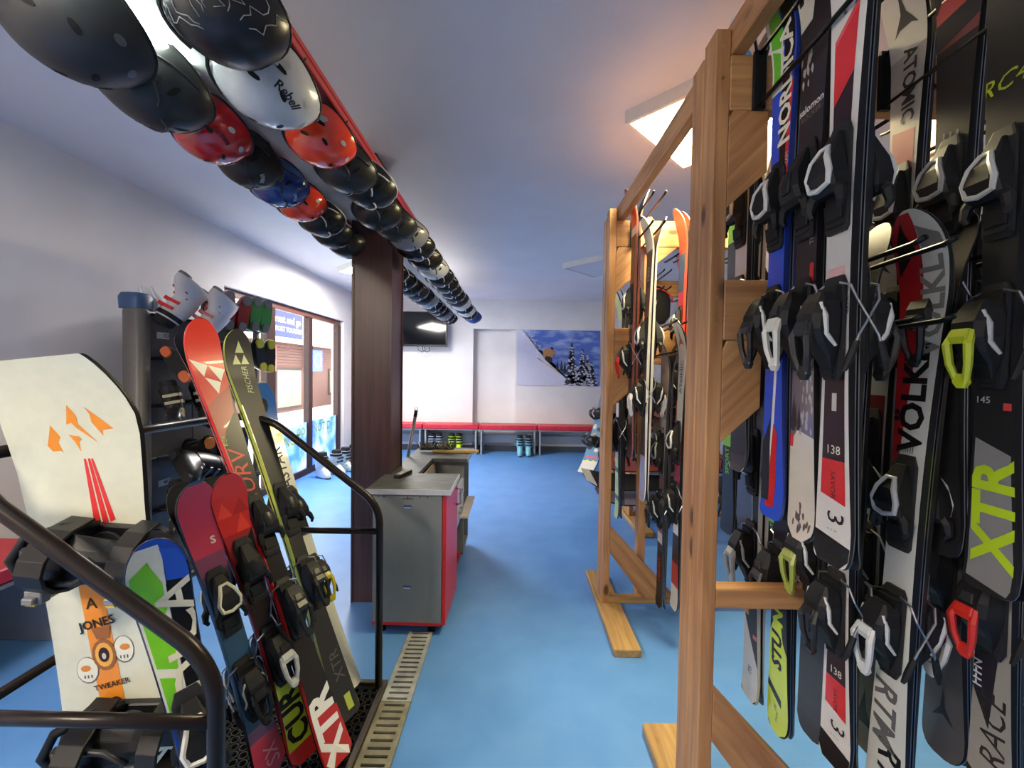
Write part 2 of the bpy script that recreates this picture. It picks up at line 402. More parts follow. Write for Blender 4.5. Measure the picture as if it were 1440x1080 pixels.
def decal(sp, polys, off=.0005):
    S = ski_map(sp); L = sp['L']; bm = newbm()
    for p in polys:
        vs = [bm.verts.new((t, f*L, 0)) for f, t in p]
        try: bm.faces.new(vs)
        except ValueError: continue
    lo = min(v.co.y for v in bm.verts); hi = max(v.co.y for v in bm.verts)
    cuts = [.08+(L-.38)*k/14 for k in range(0, 15)]+[L-k*.012 for k in range(1, 25)]+[.022, .035, .05]
    for c in cuts:
        if lo+.001 < c < hi-.001:
            bmesh.ops.bisect_plane(bm, geom=list(bm.verts)+list(bm.edges)+list(bm.faces), plane_co=(0, c, 0), plane_no=(0, 1, 0))
    for v in bm.verts: v.co = S(v.co.y, v.co.x, off)
    bmesh.ops.triangulate(bm, faces=list(bm.faces))
    return bm
def lettering(sp, txt, f, t, size, d, bold=0, shear=0, stretch=1, off=.0011):
    S = ski_map(sp); V, Fc = textmesh(txt, bold, shear); s0 = f*sp['L']; o = []
    for v in V:
        a, b_ = v.x*size*stretch, v.y*size
        if d == 'up': s, q = s0+a, t-b_
        elif d == 'down': s, q = s0-a, t+b_
        else: s, q = s0+b_, t+a
        o.append(S(s, q, off, False))
    return o, Fc
def oct_sections(bm, secs, th, ch=.28, mi=0):
    """secs: (s, halfwidth, y0, y1) heights above the top sheet"""
    rings = []
    for s, hw, y0, y1 in secs:
        c = min(hw, (y1-y0)/2)*ch*1.4
        rings.append([(-hw+c, -th-y0, s), (hw-c, -th-y0, s), (hw, -th-y0-c*.6, s), (hw, -th-y1+c, s), (hw-c, -th-y1, s), (-hw+c, -th-y1, s), (-hw, -th-y1+c, s), (-hw, -th-y0-c*.6, s)])
    loft(bm, rings, mi=mi)
TH = .0155
BC = {}
def binding_parts(main, acc, lev):
    key = (main, acc, lev)
    if key in BC: return BC[key]
    mm, ma, ml = M(main, .35), M(acc, .35), M(lev, .35)
    P = {}
    def ovs(bm, secs, e=3.0, n=12):
        rings = []
        for z, hw, y0, y1 in secs:
            rings.append([(x, -TH-y, z) for x, y, _ in sell(0, (y0+y1)/2, hw, (y1-y0)/2, 0, n, e)])
        loft(bm, rings)
    mm = M(main, .55); RG = M((54, 54, 57), .5)
    light = sum(acc) > 420
    bm = newbm(); ovs(bm, [(-.125, .024, 0, .008), (-.115, .030, 0, .010), (.075, .030, 0, .010), (.10, .020, 0, .005)], 5)
    for k in range(3): box(bm, -.022, .022, -TH-.013, -TH-.009, -.112+k*.012, -.106+k*.012)
    P['toe_plate'] = fin(bm, 'toe_plate', M((44, 44, 47), .6))
    bm = newbm()
    oct_sections(bm, [(-.050, .028, .016, .034), (-.038, .036, .009, .046), (-.012, .034, .008, .054), (.022, .027, .008, .050), (.048, .021, .008, .034), (.078, .013, .008, .018)], TH)
    for sx in (-1, 1):
        tube(bm, [(sx*.024, -TH-.030, -.034), (sx*.038, -TH-.031, -.050), (sx*.042, -TH-.032, -.072), (sx*.036, -TH-.030, -.084)], [.012, .011, .008, .005], 6)
    oct_sections(bm, [(-.098, .022, .009, .016), (-.066, .024, .009, .018)], TH)
    P['toe'] = fin(bm, 'toe', mm)
    bm = newbm()
    if light:
        lp = [(-.024, -.034, .047), (.0, -.040, .049), (.026, -.032, .047), (.031, -.008, .050), (.022, .022, .049), (.010, .046, .036), (-.010, .046, .036), (-.020, .022, .049), (-.030, -.006, .050)]
        tube(bm, [(x, -TH-y, z) for x, z, y in lp+lp[:1]], .0058, 6)
    else: oct_sections(bm, [(-.024, .014, .050, .056), (.0, .020, .048, .0575), (.024, .015, .044, .053)], TH)
    P['toe_cap'] = smooth_by_angle(fin(bm, 'toe_cap', ma), 50)
    bm = newbm(); ovs(bm, [(-.10, .020, 0, .008), (-.08, .030, 0, .012), (.10, .030, 0, .012), (.115, .022, 0, .008)], 5)
    for k in range(4): box(bm, -.012, .012, -TH-.015, -TH-.011, -.096+k*.010, -.091+k*.010)
    P['heel_plate'] = fin(bm, 'heel_plate', M((44, 44, 47), .6))
    bm = newbm(); oct_sections(bm, [(.080, .020, .030, .046), (.062, .030, .014, .056), (.036, .034, .011, .068), (.004, .033, .011, .070), (-.026, .028, .011, .052), (-.050, .022, .011, .032), (-.080, .013, .010, .018)], TH)
    box(bm, -.025, .025, -TH-.022, -TH-.010, .06, .092)
    P['heel'] = fin(bm, 'heel', mm)
    bm = newbm()
    for sx in (-1, 1): tube(bm, [(sx*.018, -TH-.066, .018), (sx*.022, -TH-.076, -.01), (sx*.019, -TH-.072, -.05), (sx*.010, -TH-.066, -.082)], [.006, .008, .007, .006], 6)
    oct_sections(bm, [(-.070, .012, .060, .070), (-.088, .015, .058, .072), (-.100, .008, .060, .068)], TH); oct_sections(bm, [(.022, .018, .064, .074), (.006, .020, .066, .080), (-.008, .018, .066, .076)], TH)
    P['lever'] = fin(bm, 'lever', ml)
    bm = newbm()
    if light:
        for sx in (-1, 1): tube(bm, [(sx*.026, -TH-.054, .058), (sx*.034, -TH-.050, .030), (sx*.030, -TH-.044, -.005), (sx*.034, -TH-.026, -.03)], [.003, .0055, .005, .003], 6)
    else: oct_sections(bm, [(.05, .010, .060, .066), (.03, .014, .064, .0715)], TH)
    P['heel_cap'] = fin(bm, 'heel_cap', ma)
    bm = newbm()
    for sx in (-1, 1):
        tube(bm, [(sx*.02, -TH-.010, .10), (sx*.046, -TH-.010, .09), (sx*.056, -TH-.004, .06), (sx*.060, .022, -.01), (sx*.058, .034, -.05)], .0027, 6, 0)
        tube(bm, [(sx*.0595, .026, -.022), (sx*.058, .037, -.058), (sx*.055, .044, -.08)], [.0065, .0075, .004], 6, 1)
    P['brake'] = fin(bm, 'brake', [STEEL, mm])
    BC[key] = P; return P
PROTO = {}
def ski_proto(key):
    if key in PROTO: return PROTO[key]
    sp = SPECS[key]; L = sp['L']; parts = [('body', ski_body(sp), None)]
    for c, polys in sp.get('gfx', []):
        off = .0004
        if isinstance(c, tuple) and len(c) == 2: c, off = c
        parts.append(('graphic', fin(decal(sp, polys, off), 'graphic', M(c, .3, 0, .3)), None))
    by = {}
    for t in sp.get('txt', []):
        txt, f, tt, size, d, c = t[:6]; kw = t[6] if len(t) > 6 else {}
        by[len(by)] = (c, [lettering(sp, txt, f, tt, size, d, **kw)])
    for c, ls in by.values():
        V, F = [], []
        for a, b_ in ls:
            k = len(V); V += a; F += [tuple(i+k for i in q) for q in b_]
        me = bpy.data.meshes.new('lettering'); me.from_pydata(V, [], F); me.materials.append(M(c, .35)); parts.append(('lettering', me, None))
    if sp.get('bind'):
        P = binding_parts(*sp['bind']); off = sp.get('mount', .47)*L
        for base, z in (('toe', off+.17), ('heel', off-.16)):
            mt = Matrix.Translation((0, 0, z))
            pi = len(parts); parts.append((base+'_binding', P[base], (None, mt)))
            parts.append((base+'_plate', P[base+'_plate'], (pi, None))); parts.append((base+'_cap', P[base+'_cap'], (pi, None)))
            if base == 'heel': parts.append(('lever', P['lever'], (pi, None))); parts.append(('brake', P['brake'], (pi, None)))
    PROTO[key] = parts; return parts
def put_ski(key, mw, label, group, name='ski'):
    root = thing(name, label, 'ski', group=group, mw=mw); obs = []
    for nm, me, rel in ski_proto(key):
        if rel is None: obs.append((obj if nm == 'lettering' else pobj)(nm, me, root))
        else:
            pi, mt = rel; obs.append((obj if pi is None else pobj)(nm, me, root if pi is None else obs[pi], mt))
    return root
def pair(key, tail, d, n, label, plabel, group, spread=.002):
    d = Vector(d).normalized(); n = Vector(n); n = (n-d*n.dot(d)).normalized(); tail = Vector(tail)
    put_ski(key, frame(tail+n*spread, d, n), label, group)
    if plabel: put_ski(key, frame(tail-n*spread, d, -n), plabel, group)
def R(s0, s1, t0=-1, t1=1): return [(s0, t0), (s0, t1), (s1, t1), (s1, t0)]
def T3(s, t, hs, ht): return [(s, t-ht), (s, t+ht), (s+hs, t)]
STAR = [(.0, .012), (.62, .0), (.0, -.012), (-.3, -.5)]
def star(f, t, k=1.0):
    # three-pointed star, one point up the ski
    pts = []
    for i in range(3):
        a = PI/2+i*2*PI/3; pts.append((f+.045*k*math.sin(a), t+.62*k*math.cos(a)))
        a += PI/3; pts.append((f+.009*k*math.sin(a), t+.14*k*math.cos(a)))
    return pts
def blobs(seed, n, f0, f1, t0, t1, r=.02):
    rd = random.Random(seed); o = []
    for _ in range(n):
        f, t = rd.uniform(f0, f1), rd.uniform(t0, t1); k = rd.randint(5, 7); ph = rd.random()*6
        o.append([(f+r*rd.uniform(.5, 1)*math.sin(ph+2*PI*i/k), max(-1, min(1, t+r*11*rd.uniform(.5, 1)*math.cos(ph+2*PI*i/k)))) for i in range(k)])
    return o
def pines(seed, n, f0, f1, t0, t1, h=.04):
    rd = random.Random(seed); o = []
    for _ in range(n):
        f, t = rd.uniform(f0, f1), rd.uniform(t0, t1); q = []
        hh = h*rd.uniform(.6, 1.2)
        q = [(f, t-.12), (f+hh*.35, t-.07), (f+hh*.33, t-.12), (f+hh, t), (f+hh*.33, t+.12), (f+hh*.35, t+.07), (f, t+.12)]
        o.append([(a, max(-1, min(1, b_))) for a, b_ in q])
    return o
WHT = (214, 212, 204); CRM = (222, 218, 196); GRY = (60, 61, 64); LM = (196, 220, 40); RED = (200, 30, 34); BK = (26, 26, 28)
DK = ((34, 34, 36), (44, 44, 47), (40, 40, 43))
W1 = (.112, .070, .098)
SPECS = {
 'nordica': dict(L=1.38, w=(.108, .068, .094), top=(32, 78, 200), side=(26, 44, 110), bind=((34, 34, 36), (214, 212, 204), (44, 44, 46)),
   gfx=[(BK, [[(.62, -.1), (.62, .55), (.94, 1), (.96, .2), (.80, .0)]]), ((222, 222, 214), [[(.80, -1), (.80, -.1), (.985, .1), (.96, -1)], [(.30, .2), (.30, .5), (.06, -.2), (.05, -.5)]]),
        (((96, 190, 50), .0008), [[(.815, -.85), (.815, -.25), (.87, -.25), (.885, -.85)], [(.89, -.9), (.878, -.2), (.90, .1), (.955, .05), (.965, -.6)]]),
        ((RED, .0006), [[(.56, .5), (.56, .9), (.80, .98), (.80, .72)], [(.02, -.6), (.02, .2), (.16, .5), (.18, .1)]]), (((44, 52, 66), .0008), [[(.03, -1), (.03, -.3), (.19, -.2), (.14, -1)]])],
   txt=[('NORDICA', .80, .016, .062, 'up', CRM, dict(bold=.03, stretch=1.05)), ('TEAM', .66, .029, .016, 'up', CRM)]),
 'nordica_j': dict(L=1.015, w=(.112, .074, .096), top=(30, 74, 186), side=(24, 34, 66), bind=((30, 30, 32), (206, 206, 200), (210, 210, 204)), mount=.40,
   gfx=[(BK, [[(.36, .0), (.36, 1), (.93, 1), (.90, .15), (.62, .0)]]), ((226, 228, 214), [[(.60, -1), (.60, .05), (.92, .18), (.985, .3), (.985, -1)]]),
        (((120, 206, 40), .0008), [[(.62, -.9), (.62, -.1), (.69, -.1), (.71, -.9)], [(.73, -.9), (.71, -.1), (.76, .0), (.80, -.45), (.84, .02), (.90, .05), (.955, -.3), (.93, -.9)]]),
        (((40, 90, 205), .0009), [[(.90, .22), (.89, .98), (.965, .9), (.975, .25)]]), ((RED, .0006), [[(.30, .7), (.30, .98), (.50, 1), (.50, .8)]])],
   txt=[('NORDICA', .655, .020, .088, 'up', CRM, dict(bold=.02, stretch=1.2))]),
 'mountain': dict(L=1.40, w=(.112, .076, .100), top=(48, 42, 48), side=(34, 32, 34), round=True, bind=((30, 30, 32), (40, 40, 42), (214, 212, 200)),
   gfx=[((204, 196, 180), [[(.0, -1), (.0, 1), (.175, 1), (.165, .2), (.185, -.4), (.16, -1)], [(.86, -1), (.865, -.2), (.90, .1), (.885, .6), (.92, 1), (.99, 1), (.99, -1)]]),
        ((104, 96, 104), [[(.16, -1), (.185, -.4), (.165, .2), (.175, 1), (.32, 1), (.30, -1)]]), (((160, 154, 152), .0008), blobs(3, 26, .18, .31, -.2, .9, .010)),
        (((92, 78, 78), .0008), blobs(9, 12, .015, .06, -.6, .7, .011)), (((60, 52, 58), .0008), pines(4, 22, .89, .96, -.9, .9, .05)+pines(8, 8, .18, .2, -.9, -.2, .05)),
        (((176, 168, 160), .0007), blobs(5, 16, .76, .84, -.9, .0, .010)), ((RED, .0007), [R(.40, .46, .45, .8), [(.155, -1), (.155, -.75), (.175, -.7), (.18, -1)]])],
   txt=[('salomon', .72, .0, .024, 'across', (206, 200, 194), dict(bold=.02)), ('ROCKER', .706, .0, .017, 'across', (120, 112, 110)), ('TITANIUM', .52, .02, .018, 'up', (170, 166, 160))]),
 'savor': dict(L=1.38, w=(.112, .070, .100), top=(206, 202, 196), side=(28, 28, 30), bind=((34, 34, 36), (214, 212, 204), (48, 48, 50)),
   gfx=[((58, 34, 42), [[(.58, -.72), (.58, .55), (.735, .55), (.70, -.72)], R(.16, .36, -.75, .75)]),
        ((RED, .0007), [[(.70, -.72), (.735, .55), (.835, .62), (.80, -.72)], [(.105, -.75), (.095, .75), (.16, .75), (.16, -.75)]]), (((214, 80, 84), .0008), [[(.79, -.72), (.825, .62), (.835, .62), (.80, -.72)]]),
        (((228, 176, 176), .0009), [R(.415, .452, -.7, .6)]), (((30, 30, 32), .0009), [[(.0, -1), (.0, 1), (.035, 1), (.045, -1)]]), (((186, 182, 178), .0010), [R(.235, .262, -.15, .2)])],
   txt=[('ATOMIC', .90, .004, .052, 'down', (116, 108, 106), dict(bold=.01)), ('138', .175, .0, .026, 'across', CRM), ('3', .072, .006, .062, 'down', (50, 42, 48)), ('SAVOR', .122, .0, .019, 'down', (70, 54, 60)),
        ('X-ONE', .40, .034, .018, 'down', (60, 54, 56)), ('SAVOR', .635, -.026, .016, 'down', CRM), ('118 . 72 . 104', .052, -.002, .005, 'across', (60, 54, 56)), ('|||||||', .433, 0, .022, 'across', (60, 54, 56))]),
 'atomic_grey': dict(L=1.42, w=(.116, .074, .100), top=(178, 178, 172), side=(30, 30, 32), bind=((36, 36, 38), (196, 196, 190), (150, 150, 150)), rough=.35,
   gfx=[((208, 208, 200), [R(.86, .995)]), ((196, 128, 124), [[(.66, -.8), (.63, .75), (.715, .75), (.725, -.8)]]), (((104, 92, 96), .0006), [[(.58, -.8), (.58, .75), (.645, .75), (.67, -.8)]]), (((58, 52, 62), .0008), [star(.925, 0, 1.15)])],
   txt=[('ATOMIC', .80, .006, .050, 'down', (66, 58, 66), dict(bold=.025))]),
 'atomic_mid': dict(L=1.46, w=(.120, .078, .104), top=(176, 178, 172), side=(30, 30, 32), bind=((32, 32, 34), (176, 176, 172), (204, 204, 200)), round=True, rough=.35,
   gfx=[((98, 30, 34), [R(.60, .68, -.85, .85)]), ((58, 48, 48), [R(.50, .60, -.85, .85)]), (((34, 34, 36), .0008), [star(.93, 0, 1.3)]), (((96, 90, 92), .0005), [R(.0, .24)]), (((38, 38, 42), .0008), [star(.07, 0, 1.1)])],
   txt=[('ATOMIC', .80, .008, .054, 'down', (40, 40, 42), dict(bold=.025)), ('X-ONE', .30, .03, .018, 'down', (220, 216, 210))]),
 'fischer_red': dict(L=1.48, w=(.118, .070, .102), top=(44, 44, 46), side=(24, 24, 26), bind=((40, 40, 42), (150, 150, 150), (50, 50, 52)), rough=.45,
   gfx=[((178, 52, 50), [R(.84, .995)]), ((110, 44, 44), [R(.80, .84)]), (((40, 40, 42), .0008), [[(.865, -1), (.905, -1), (.93, 0), (.865, -.95)], [(.875, .05), (.93, .1), (.945, 1), (.93, .95)], [(.80, -1), (.845, -1), (.855, 1), (.82, 1)]])],
   txt=[('RACE', .62, .0, .05, 'up', (92, 92, 94), dict(shear=.2))]),
 'fischer_xtr': dict(L=1.46, w=(.120, .072, .106), top=(46, 47, 48), side=(26, 26, 28), bind=((34, 34, 36), (190, 190, 186), (188, 204, 40)), rough=.4,
   gfx=[((188, 210, 50), [[(.86, -1), (.955, 1), (.99, 1), (.99, -1)]]), ((136, 134, 134), [[(.015, -.85), (.005, .85), (.20, .85), (.22, -.85)]]), (((206, 70, 70), .0009), [R(.262, .272, .5, .9)])],
   txt=[('XTR', .115, .008, .108, 'up', (186, 216, 40), dict(bold=.035, stretch=1.05)), ('FISCHER', .93, -.004, .034, 'up', (30, 30, 32), dict(bold=.02, shear=.2)), ('145', .275, -.02, .020, 'across', (200, 200, 200)), ('RC4', .72, -.01, .05, 'across', (150, 170, 40), dict(shear=.3))]),
 'volkl': dict(L=1.44, w=(.128, .080, .108), top=(202, 204, 196), side=(30, 30, 32), round=True, bind=((32, 32, 34), (196, 198, 198), (206, 208, 206)), mount=.42,
   gfx=[((166, 24, 34), [[(.56, -1), (.60, -.55), (.74, -.15), (.90, .05), (.995, .1), (.995, -1)]]), (((36, 30, 34), .0008), [[(.90, -.9), (.94, -.1), (.965, -.4), (.985, -.6), (.955, -.8)], [(.89, -.05), (.91, .02), (.935, .05)]]), (((122, 120, 116), .0007), [[(.975, .1), (.94, .12), (.93, .95), (.955, .9)]]), (((226, 196, 60), .0008), [R(.583, .598, -.3, .05)])],
   txt=[('VÖLKL', .845, .026, .074, 'up', (122, 122, 118), dict(bold=.03)), ('VÖLKL', .70, .004, .078, 'up', (28, 28, 30), dict(bold=.035, stretch=1.05)), ('142', .575, .022, .018, 'up', (30, 30, 32), dict(bold=.02)), ('RTM', .17, -.012, .08, 'down', (96, 96, 94), dict(bold=.02, shear=.2)), ('RTM', .07, .006, .08, 'down', (34, 34, 36), dict(bold=.02, shear=.2)),
        ('|||||||', .62, -.006, .022, 'across', (70, 70, 70)), ('TRACKER', .60, -.036, .012, 'up', (90, 90, 90))]),
 'stunner': dict(L=1.40, w=(.114, .076, .108), top=(46, 46, 58), side=(30, 30, 36), round=True, bind=((34, 34, 36), (60, 60, 62), (60, 60, 62)),
   gfx=[(LM, [[(.0, -1), (.0, 1), (.19, 1), (.21, .55), (.25, .3), (.23, -.2), (.25, -.6), (.22, -1)]]), (((40, 40, 50), .0008), [[(.105, -1), (.08, .35), (.062, .35), (.088, -1)]])],
   txt=[('STU', .185, -.004, .064, 'up', (34, 34, 40), dict(bold=.04, shear=.1)), ('NNER', .305, .0, .064, 'up', LM, dict(bold=.04, shear=.1)), ('130', .05, -.01, .014, 'up', (50, 60, 30)), ('TWIN', .034, .0, .012, 'up', (50, 60, 30))]),
 'dark_grey': dict(L=1.42, w=(.122, .084, .112), top=(58, 58, 62), side=(40, 40, 44), round=True, bind=((34, 34, 36), (208, 208, 202), (150, 160, 60)),
   gfx=[((72, 70, 74), [R(.0, .16)])], txt=[('RANGER', .25, .0, .03, 'up', (96, 92, 92))]),
 'white_black': dict(L=1.40, w=(.108, .070, .098), top=(40, 40, 46), side=(190, 190, 186), bind=((34, 34, 36), (206, 206, 200), (206, 206, 200)),
   gfx=[((206, 206, 202), [[(.0, -1), (.0, 1), (.09, 1), (.20, -.9), (.20, -1)]]), ((216, 150, 40), [R(.20, .225, -1, -.3)]), ((204, 80, 84), [R(.155, .165, .4, .95)])],
   txt=[('VIPER X', .26, .0, .028, 'down', (150, 150, 120)), ('75', .07, .0, .03, 'up', (60, 60, 64))]),
 'grey_logo': dict(L=1.38, w=(.112, .076, .104), top=(76, 70, 80), side=(196, 194, 190), round=True, bind=((34, 34, 36), (200, 200, 194), (44, 44, 46)),
   gfx=[((206, 206, 202), [R(.135, .17, -.75, .1)]), (((50, 46, 54), .0008), [T3(.142, -.30, .022, .28)]), (((150, 144, 152), .0006), [[(.93+.012*math.sin(a), .5*math.cos(a)) for a in [2*PI*k/12 for k in range(12)]]])],
   txt=[('EL', .84, .0, .05, 'up', (160, 156, 164))]),
 'green_sport': dict(L=1.38, w=(.108, .070, .096), top=(34, 36, 40), side=(40, 42, 44), bind=((34, 34, 36), (208, 208, 204), (208, 208, 204)),
   gfx=[((124, 196, 40), [R(.24, .40), R(.80, .95)])], txt=[('SPORT', .20, .0, .034, 'up', (124, 196, 40), dict(bold=.02))]),
 'blue_dot': dict(L=1.40, w=(.110, .072, .098), top=(206, 206, 204), side=(36, 36, 38), bind=((36, 36, 38), (200, 200, 196), (60, 60, 62)),
   gfx=[((40, 140, 220), [[(.90+.03*math.sin(a), .7*math.cos(a)) for a in [2*PI*k/14 for k in range(14)]]]), ((44, 44, 48), [R(.0, .3)])]),
 'race': dict(L=1.40, w=(.110, .070, .098), top=(150, 146, 138), side=(30, 30, 32), bind=((32, 32, 34), (60, 60, 62), (206, 46, 36)),
   gfx=[((50, 46, 56), [[(.22, -1), (.16, -.1), (.25, .2), (.30, .4), (.40, .4), (.40, -1)]]), (((60, 46, 46), .0006), [[(.0, -1), (.0, .2), (.07, -.6), (.08, -1)]]), ((RED, .0008), [[(.0, .2), (.0, .45), (.06, -.4), (.07, -.6)]])],
   txt=[('RACE', .16, .008, .07, 'up', (60, 58, 58), dict(shear=.25)), ('FFFN', .245, -.028, .03, 'up', (214, 210, 220), dict(bold=.02))]),
 # --- leaning on the left
 'star_tail': dict(L=1.36, w=(.116, .080, .114), top=(84, 82, 84), side=(36, 36, 38), round=True, bind=((32, 32, 34), (60, 60, 62), (206, 208, 206)), gfx=[(((34, 34, 38), .0008), [star(.09, 0, 1.0)])]),
 'curv_red': dict(L=1.66, w=(.126, .070, .112), top=(44, 42, 44), side=(206, 34, 30), bind=((38, 38, 40), (52, 52, 54), (46, 46, 48)), mount=.42,
   gfx=[((226, 52, 40), [R(.885, .998)]), ((198, 48, 44), [[(.80, -1), (.885, -1), (.885, 1), (.845, 1)]]), ((150, 38, 38), [[(.70, -1), (.80, -1), (.845, 1), (.78, .8), (.74, -.3)]]), (((196, 36, 32), .0006), [R(.26, .72, -1, -.86)]), ((172, 30, 34), [[(.0, -1), (.0, 1), (.10, 1), (.12, -1)]]),
        (((226, 228, 214), .0009), [[(.912, -1), (.8965, -.025), (.870, -.45)], [(.8965, -.02), (.884, .97), (.8555, .53)], [(.868, -.44), (.8535, .50), (.826, .1)]])],
   txt=[('CURV', .62, -.002, .075, 'up', (196, 48, 40), dict(bold=.0, shear=.2, stretch=1.2)), ('XTR', .075, .0, .118, 'up', (222, 222, 220), dict(bold=.045, stretch=1.05)), ('RC4', .715, -.03, .022, 'up', (90, 180, 80), dict(shear=.2))]),
 'black_yellow': dict(L=1.64, w=(.122, .070, .108), top=(56, 57, 60), side=(190, 204, 70), bind=((38, 38, 40), (60, 60, 62), (50, 50, 52)), mount=.42, rough=.4,
   gfx=[((200, 214, 160), [T3(.912, -.26, .026, .30), T3(.912, .36, .026, .30), T3(.942, .05, .030, .32)]), ((170, 190, 70), [[(.80, -1), (.80, -.9), (.30, -.9), (.30, -1)], R(.015, .05, .0, .55)])],
   txt=[('FISCHER', .868, .012, .034, 'up', (170, 184, 140), dict(shear=.2)), ('XTR', .12, .01, .06, 'up', (84, 84, 86))]),
 'curv_short': dict(L=1.035, w=(.120, .068, .104), top=(40, 34, 36), side=(196, 36, 36), bind=((32, 32, 34), (46, 46, 48), (190, 190, 186)), mount=.52,
   gfx=[((206, 40, 38), [R(.80, .995)]), ((158, 34, 36), [[(.70, -1), (.80, -1), (.80, 1), (.75, .2)]]), (((232, 64, 50), .0007), [T3(.86, -.5, .05, .45), T3(.80, .45, .06, .5)]), (((178, 26, 30), .0007), [[(.86, -.05), (.86, .95), (.91, .5)]]),
        (LM, [[(.055, -1), (.055, 1), (.27, .95), (.27, -.5), (.30, -.9)]]), (((220, 40, 34), .0006), [R(.0, .055)])],
   txt=[('CURV', .66, .006, .056, 'down', (200, 60, 50), dict(shear=.2)), ('CUR', .155, .002, .098, 'up', (30, 30, 28), dict(bold=.035, stretch=.95))]),
 'pink_blue': dict(L=1.02, w=(.118, .072, .102), top=(44, 82, 112), side=(30, 44, 60), round=True, bind=((34, 34, 36), (216, 212, 190), (44, 44, 46)), mount=.45,
   gfx=[((186, 46, 84), [R(.84, .99)]), ((192, 44, 78), [R(.76, .84)]), ((128, 60, 96), [R(.70, .76)]), ((86, 66, 104), [R(.66, .70)]), ((196, 60, 92), [R(.0, .13)]), ((110, 70, 104), [R(.13, .17)])],
   txt=[('S', .80, .02, .034, 'across', (230, 214, 210), dict(bold=.03)), ('SX', .06, .01, .06, 'up', (224, 150, 160))]),
 'dynastar': dict(L=1.40, w=(.120, .074, .104), top=(206, 208, 196), side=(40, 40, 42), bind=((32, 32, 34), (44, 44, 46), (226, 206, 40)), mount=.45,
   gfx=[((28, 106, 196), [R(.86, .995)]), ((206, 220, 44), [[(.80, -1), (.84, 0), (.80, 1), (.86, 1), (.86, -1)]]), (((60, 62, 64), .0008), [[(.925+.024*math.sin(a), .34*math.cos(a)) for a in [2*PI*k/10 for k in range(10)]]])],
   txt=[('DYNASTAR', .66, .0, .066, 'up', (44, 44, 46), dict(bold=.01, stretch=1.0))]),
 # --- back racks
 'brown_red': dict(L=1.50, w=W1, top=(78, 52, 48), side=(150, 80, 66), bind=((40, 40, 42), (220, 220, 214), (196, 40, 40)), gfx=[((206, 52, 46), [R(.86, .99)]), ((216, 214, 206), [R(.83, .86)]), ((40, 36, 40), [R(.2, .6)])]),
 'black_white': dict(L=1.52, w=W1, top=(70, 70, 68), side=(226, 226, 214), bind=((40, 40, 42), (226, 226, 222), (226, 226, 222)), gfx=[((206, 202, 184), [R(.88, .99)]), ((110, 84, 66), [R(.55, .75)]), ((150, 140, 160), [R(.0, .16)])], txt=[('PRO', .8, 0, .04, 'up', WHT)]),
 'head_white': dict(L=1.50, w=W1, top=(206, 196, 188), side=(70, 70, 72), bind=((40, 40, 42), (214, 216, 206), (60, 60, 62)), gfx=[((190, 60, 56), [R(.72, .80, -.6, .6)]), ((92, 40, 56), [R(.44, .50), R(.36, .40), R(.28, .33)]), ((34, 30, 36), [R(.0, .24)])], txt=[('HEAD', .62, 0, .06, 'up', (40, 40, 42), dict(bold=.03)), ('HEAD', .14, 0, .05, 'up', (196, 50, 50), dict(bold=.02))]),
 'white_red': dict(L=1.50, w=W1, top=(210, 208, 198), side=(30, 30, 32), bind=((40, 40, 42), (214, 214, 206), (60, 60, 62)), gfx=[((160, 30, 36), [R(.44, .58)]), ((70, 50, 60), [R(.34, .44)]), ((60, 40, 46), [R(.16, .26)]), ((180, 40, 44), [R(.08, .16)]), ((150, 40, 40), [star(.93, 0, 1.2)])], txt=[('ATOMIC', .8, 0, .045, 'up', (60, 50, 50))]),
 'red_blue': dict(L=1.52, w=W1, top=(214, 44, 38), side=(224, 70, 50), bind=((40, 40, 42), (196, 206, 210), (60, 60, 62)), gfx=[((70, 88, 116), [R(.70, .84)]), ((54, 54, 58), [R(.30, .52, -.6, .6)])]),
 'red_dark': dict(L=1.52, w=W1, top=(50, 48, 52), side=(206, 60, 46), bind=((40, 40, 42), (150, 150, 150), (60, 60, 62)), gfx=[((206, 46, 44), [R(.86, .99)])], txt=[('VULKAN', .62, 0, .05, 'up', (196, 70, 50))]),
 'teal': dict(L=1.46, w=W1, top=(24, 66, 78), side=(36, 44, 46), bind=((40, 40, 42), (206, 206, 200), (60, 60, 62)), gfx=[((206, 214, 190), [R(.88, .99)])]),
 'yellow_lime': dict(L=1.44, w=W1, top=(196, 200, 190), side=(60, 60, 62), bind=((40, 40, 42), (60, 60, 62), (60, 60, 62)), gfx=[((206, 222, 70), [R(.0, .26), R(.86, .98)]), ((70, 74, 60), [R(.08, .10), R(.2, .22)])]),
 'blue_purple': dict(L=1.44, w=W1, top=(90, 104, 168), side=(60, 60, 82), bind=((40, 40, 42), (60, 60, 62), (60, 60, 62)), gfx=[((110, 70, 100), [R(.0, .2)]), ((150, 150, 190), [R(.8, .98)])]),
 'maroon': dict(L=1.46, w=W1, top=(92, 56, 72), side=(50, 40, 46), bind=((40, 40, 42), (200, 200, 196), (60, 60, 62)), gfx=[((190, 60, 64), [R(.0, .12)]), ((206, 206, 200), [R(.84, .98)])]),
}
SPECS['savor_low'] = dict(SPECS['savor'], mount=.40)
